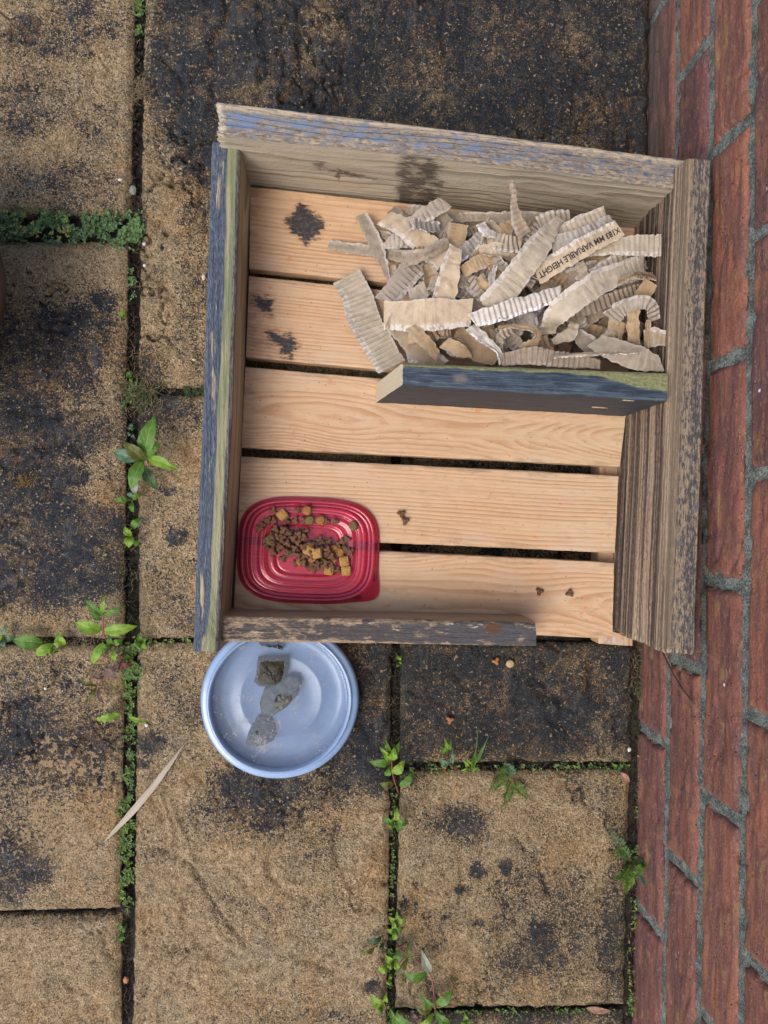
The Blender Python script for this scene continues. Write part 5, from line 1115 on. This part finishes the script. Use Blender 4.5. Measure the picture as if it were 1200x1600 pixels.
for (a, b, w_) in JO:
    n = int(math.hypot(a[0]-b[0], a[1]-b[1])*w_*.16)
    for _ in range(n):
        t = r.random(); x = a[0]+(b[0]-a[0])*t+r.gauss(0, w_*.45)*(1 if abs(a[1]-b[1]) > abs(a[0]-b[0]) else .3); y = a[1]+(b[1]-a[1])*t+r.gauss(0, w_*.45)*(1 if abs(a[1]-b[1]) < abs(a[0]-b[0]) else .3)
        p = P(x, y, r.uniform(-.010, -.004)); s = r.uniform(.0008, .0024); q = len(V)
        for d in ((1, 0, 0), (0, 1, 0), (-1, 0, 0), (0, -1, 0), (0, 0, 1), (0, 0, -1)): V.append(p+Vector(d)*s*r.uniform(.6, 1.2))
        Fc += [(q, q+1, q+4), (q+1, q+2, q+4), (q+2, q+3, q+4), (q+3, q, q+4), (q+1, q, q+5), (q+2, q+1, q+5), (q+3, q+2, q+5), (q, q+3, q+5)]
tag(mesh('soil_crumbs', V, Fc, SOIL, smooth=False), 'dark soil crumbs in the paving joints', kind='stuff')

# ------------------------------------------------------------------ small loose things
g = M('dry_leaf_blade'); a_, t_, _s = g.sep(g.attr('gc', True)); n = g.noise(g.vs(g.attr('gc', True), (2, 9, 1)), 3, 3, .6)
DLB = g.done(g.mix(g.st(n, .35, .7), (.46, .39, .30), (.31, .26, .19)), .6, g.bump(g.mul(g.m('SINE', g.mul(t_, 26)), .5), .4, .0004))
d = leaf(P(161,1317,.002), P(290,1160,.006), 11*H/F, DLB, 5, arch=.002, fold=.18, ser=.0, shape=.95, name='dry_leaf', bend=.003); tag(d, 'long narrow dried tan leaf blade lying across the left joint', 'dry leaf')
for (bx, by, tx, ty, w_, lab, z) in [(969,1208,984,1222,11,'small pinkish dead leaf on the slab corner by the brick wall',.003),(915,1575,956,1580,12,'reddish brown dead leaf in the bottom cross joint',.002)]:
    LN[0] += 1; d = leaf(P(bx, by, z), P(tx, ty, z+.001), w_*.0008, mat_simple('dead_leaf', (.34, .19, .13), (.22, .12, .08), 120, .8), LN[0], arch=.001, fold=.3, name='dead_leaf'); tag(d, lab, 'dead leaf')
def pebble(x, y, r, z, mat, label, seed, sy=1.):
    bm = bmesh.new(); bmesh.ops.create_icosphere(bm, subdivisions=3, radius=1); c = P(x, y, z)
    for v in bm.verts:
        k = 1+.18*nz(v.co.x*1.5, v.co.y*1.5, v.co.z*1.5+seed); v.co = Vector((v.co.x*k*r, v.co.y*k*r*sy, v.co.z*k*r*.6))
    me = bpy.data.meshes.new('pebble'); bm.to_mesh(me); bm.free(); me.materials.append(mat); me.polygons.foreach_set('use_smooth', [True]*len(me.polygons))
    o = bpy.data.objects.new('pebble', me); COL.objects.link(o); o.location = c; return tag(o, label, 'pebble')
PBG = mat_simple('grey_pebble', (.22, .24, .20), (.13, .15, .12), 200, .6); PBW = mat_simple('white_grit', (.62, .60, .55), (.48, .46, .42), 300, .7); PBO = mat_simple('orange_pebble', (.36, .15, .07), (.28, .11, .05), 200, .5)
pebble(208,297,.0042,-.001,PBG,'oval grey pebble wedged in the upper part of the left joint',1,1.5)
pebble(197,1531,.0034,-.003,PBO,'small orange brown pebble in the left joint near the bottom',2,1.2)
pebble(225,381,.0022,.002,PBW,'tiny white stone just right of the end of the green crust',3)
pebble(188,281,.0028,.002,PBW,'tiny white star shaped chip on the slab left of the joint',4,.6)
pebble(226,415,.0020,.002,PBW,'tiny white chip right of the left joint below the green crust',5)
pebble(983,1171,.0028,.002,PBW,'bluish white chip at the slab corner near the brick wall',6)
pebble(229,1133,.0022,.002,PBW,'white chip on the slab below the lobed leaf',7)
pebble(318,433,.0022,.002,mat_simple('seed_husk', (.55, .50, .38), (.42, .36, .26), 300, .7),'pale seed husk beside the upper part of the blue side board',8,1.8)
pebble(71,1076,.0018,.002,PBW,'tiny pale chip on the slab at the left below the broad leaf',9)
pebble(303,562,.0026,.002,bpy.data.materials['seed_husk'],'pale seed husk lower down beside the blue side board',10,.5)
# roots and web threads on the brick wall
tube([PW(1034,1016,.004), PW(1048,1046,.005), PW(1066,1076,.004), PW(1086,1100,.004)], .0011, .0006, DARKROOT, 'dry_root'); tag(bpy.data.objects['dry_root'], 'dark thin root hanging on the brick wall below the tray corner', 'root')
for k, (pts, lab) in enumerate([([(1060,1068),(1064,1080),(1080,1098),(1092,1106),(1100,1122)],'pale hair root beside the dark root on the brick wall'),([(1082,1016),(1100,1020),(1120,1032),(1132,1042),(1136,1054),(1133,1066)],'pale curved root hair on the third brick course'),
     ([(1078,1096),(1086,1110),(1094,1108),(1090,1096),(1078,1096)],'small looped pale root hair beside the mortar line'),([(1094,1108),(1104,1126),(1118,1136),(1126,1142)],'pale root hair running down to the web knot on the brick')]):
    o = tube([PW(x, y, .003+.001*(i % 2)) for i, (x, y) in enumerate(pts)], .00035, .0002, DRY, 'root_hair'); tag(o, lab, 'root', 'pale root hairs on the brick wall')
# bare chips in the divider's dark face: shallow torn spots
def divider_chip(px, py, w_, h_, label, seed):
    # front face plane of the divider: through its top inner edge, vertical
    a, b = P(596, 600, .162), P(1043, 626, .162); dr = (b-a).normalized(); nn = Vector((dr.y, -dr.x, 0)); nn = nn if nn.y < 0 else -nn
    d = RM @ Vector((px-600, 800-py, -F)); t = (a+nn*.0006-CAM).dot(nn)/d.dot(nn); c = CAM+d*t
    n = 22; vs = [c+nn*.0004]; 
    for q in range(n):
        th = 2*math.pi*q/n; k = 1+.3*nz(q*.9, seed)+.15*math.cos(2*th); vs.append(c+dr*(w_/2*k*math.cos(th))+Vector((0, 0, 1))*(h_/2*k*math.sin(th))+nn*.0002)
    for q in range(n): vs.append(vs[1+q]-nn*.003)
    fs = [(0, 1+q, 1+(q+1) % n) for q in range(n)]+[(1+q, 1+n+q, 1+n+(q+1) % n, 1+(q+1) % n) for q in range(n)]
    o = mesh('bare_chip', vs, fs, mat_simple('bare_wood_chip', (.50, .38, .24), (.34, .24, .15), 200, .7), smooth=False); o.parent = b5; o.matrix_parent_inverse = b5.matrix_world.inverted() if False else Matrix.Identity(4)
    return o
divider_chip(937, 637, .016, .006, '', 1); divider_chip(982, 626, .011, .005, '', 2)
# ------------------------------------------------------------------ plant pot at the left edge
POT = mat_simple('brown_glazed_pot', (.055, .032, .030), (.04, .024, .022), 60, .45, .3, .0006, .5)
pz = .12; pc = P(9-231, 441, pz); pr_ = 206*(H-pz)/F; pc0 = Vector((pc.x, pc.y, 0))
pp = [(0, .0), (pr_*.50, .0), (pr_*.53, .006), (pr_*.70, .055), (pr_*.84, .098), (pr_*.90, .101), (pr_*.99, .104), (pr_, .108), (pr_, .117), (pr_*.985, .12), (pr_*.93, .12), (pr_*.91, .117), (pr_*.88, .10), (0, .095)]
NT = 96; vs = []
for (r_, z) in pp:
    for q in range(NT): th = 2*math.pi*q/NT; vs.append((r_*math.cos(th), r_*math.sin(th), z))
pot = empty('plant_pot', pc0); tag(pot, 'dark brown plant pot whose rim just shows at the left edge', 'plant pot')
mesh('pot_body', vs, grid_faces(NT, len(pp), 0, True), POT, pot)
vs = [(pr_*.895*math.sqrt(k/12)*math.cos(q*.131), pr_*.895*math.sqrt(k/12)*math.sin(q*.131), .106+.004*nz(k*3, q*.7)) for k in range(13) for q in range(48)]
mesh('potting_soil', vs, grid_faces(48, 13, 0, True), SOIL, pot)
print('objects', len(bpy.data.objects))
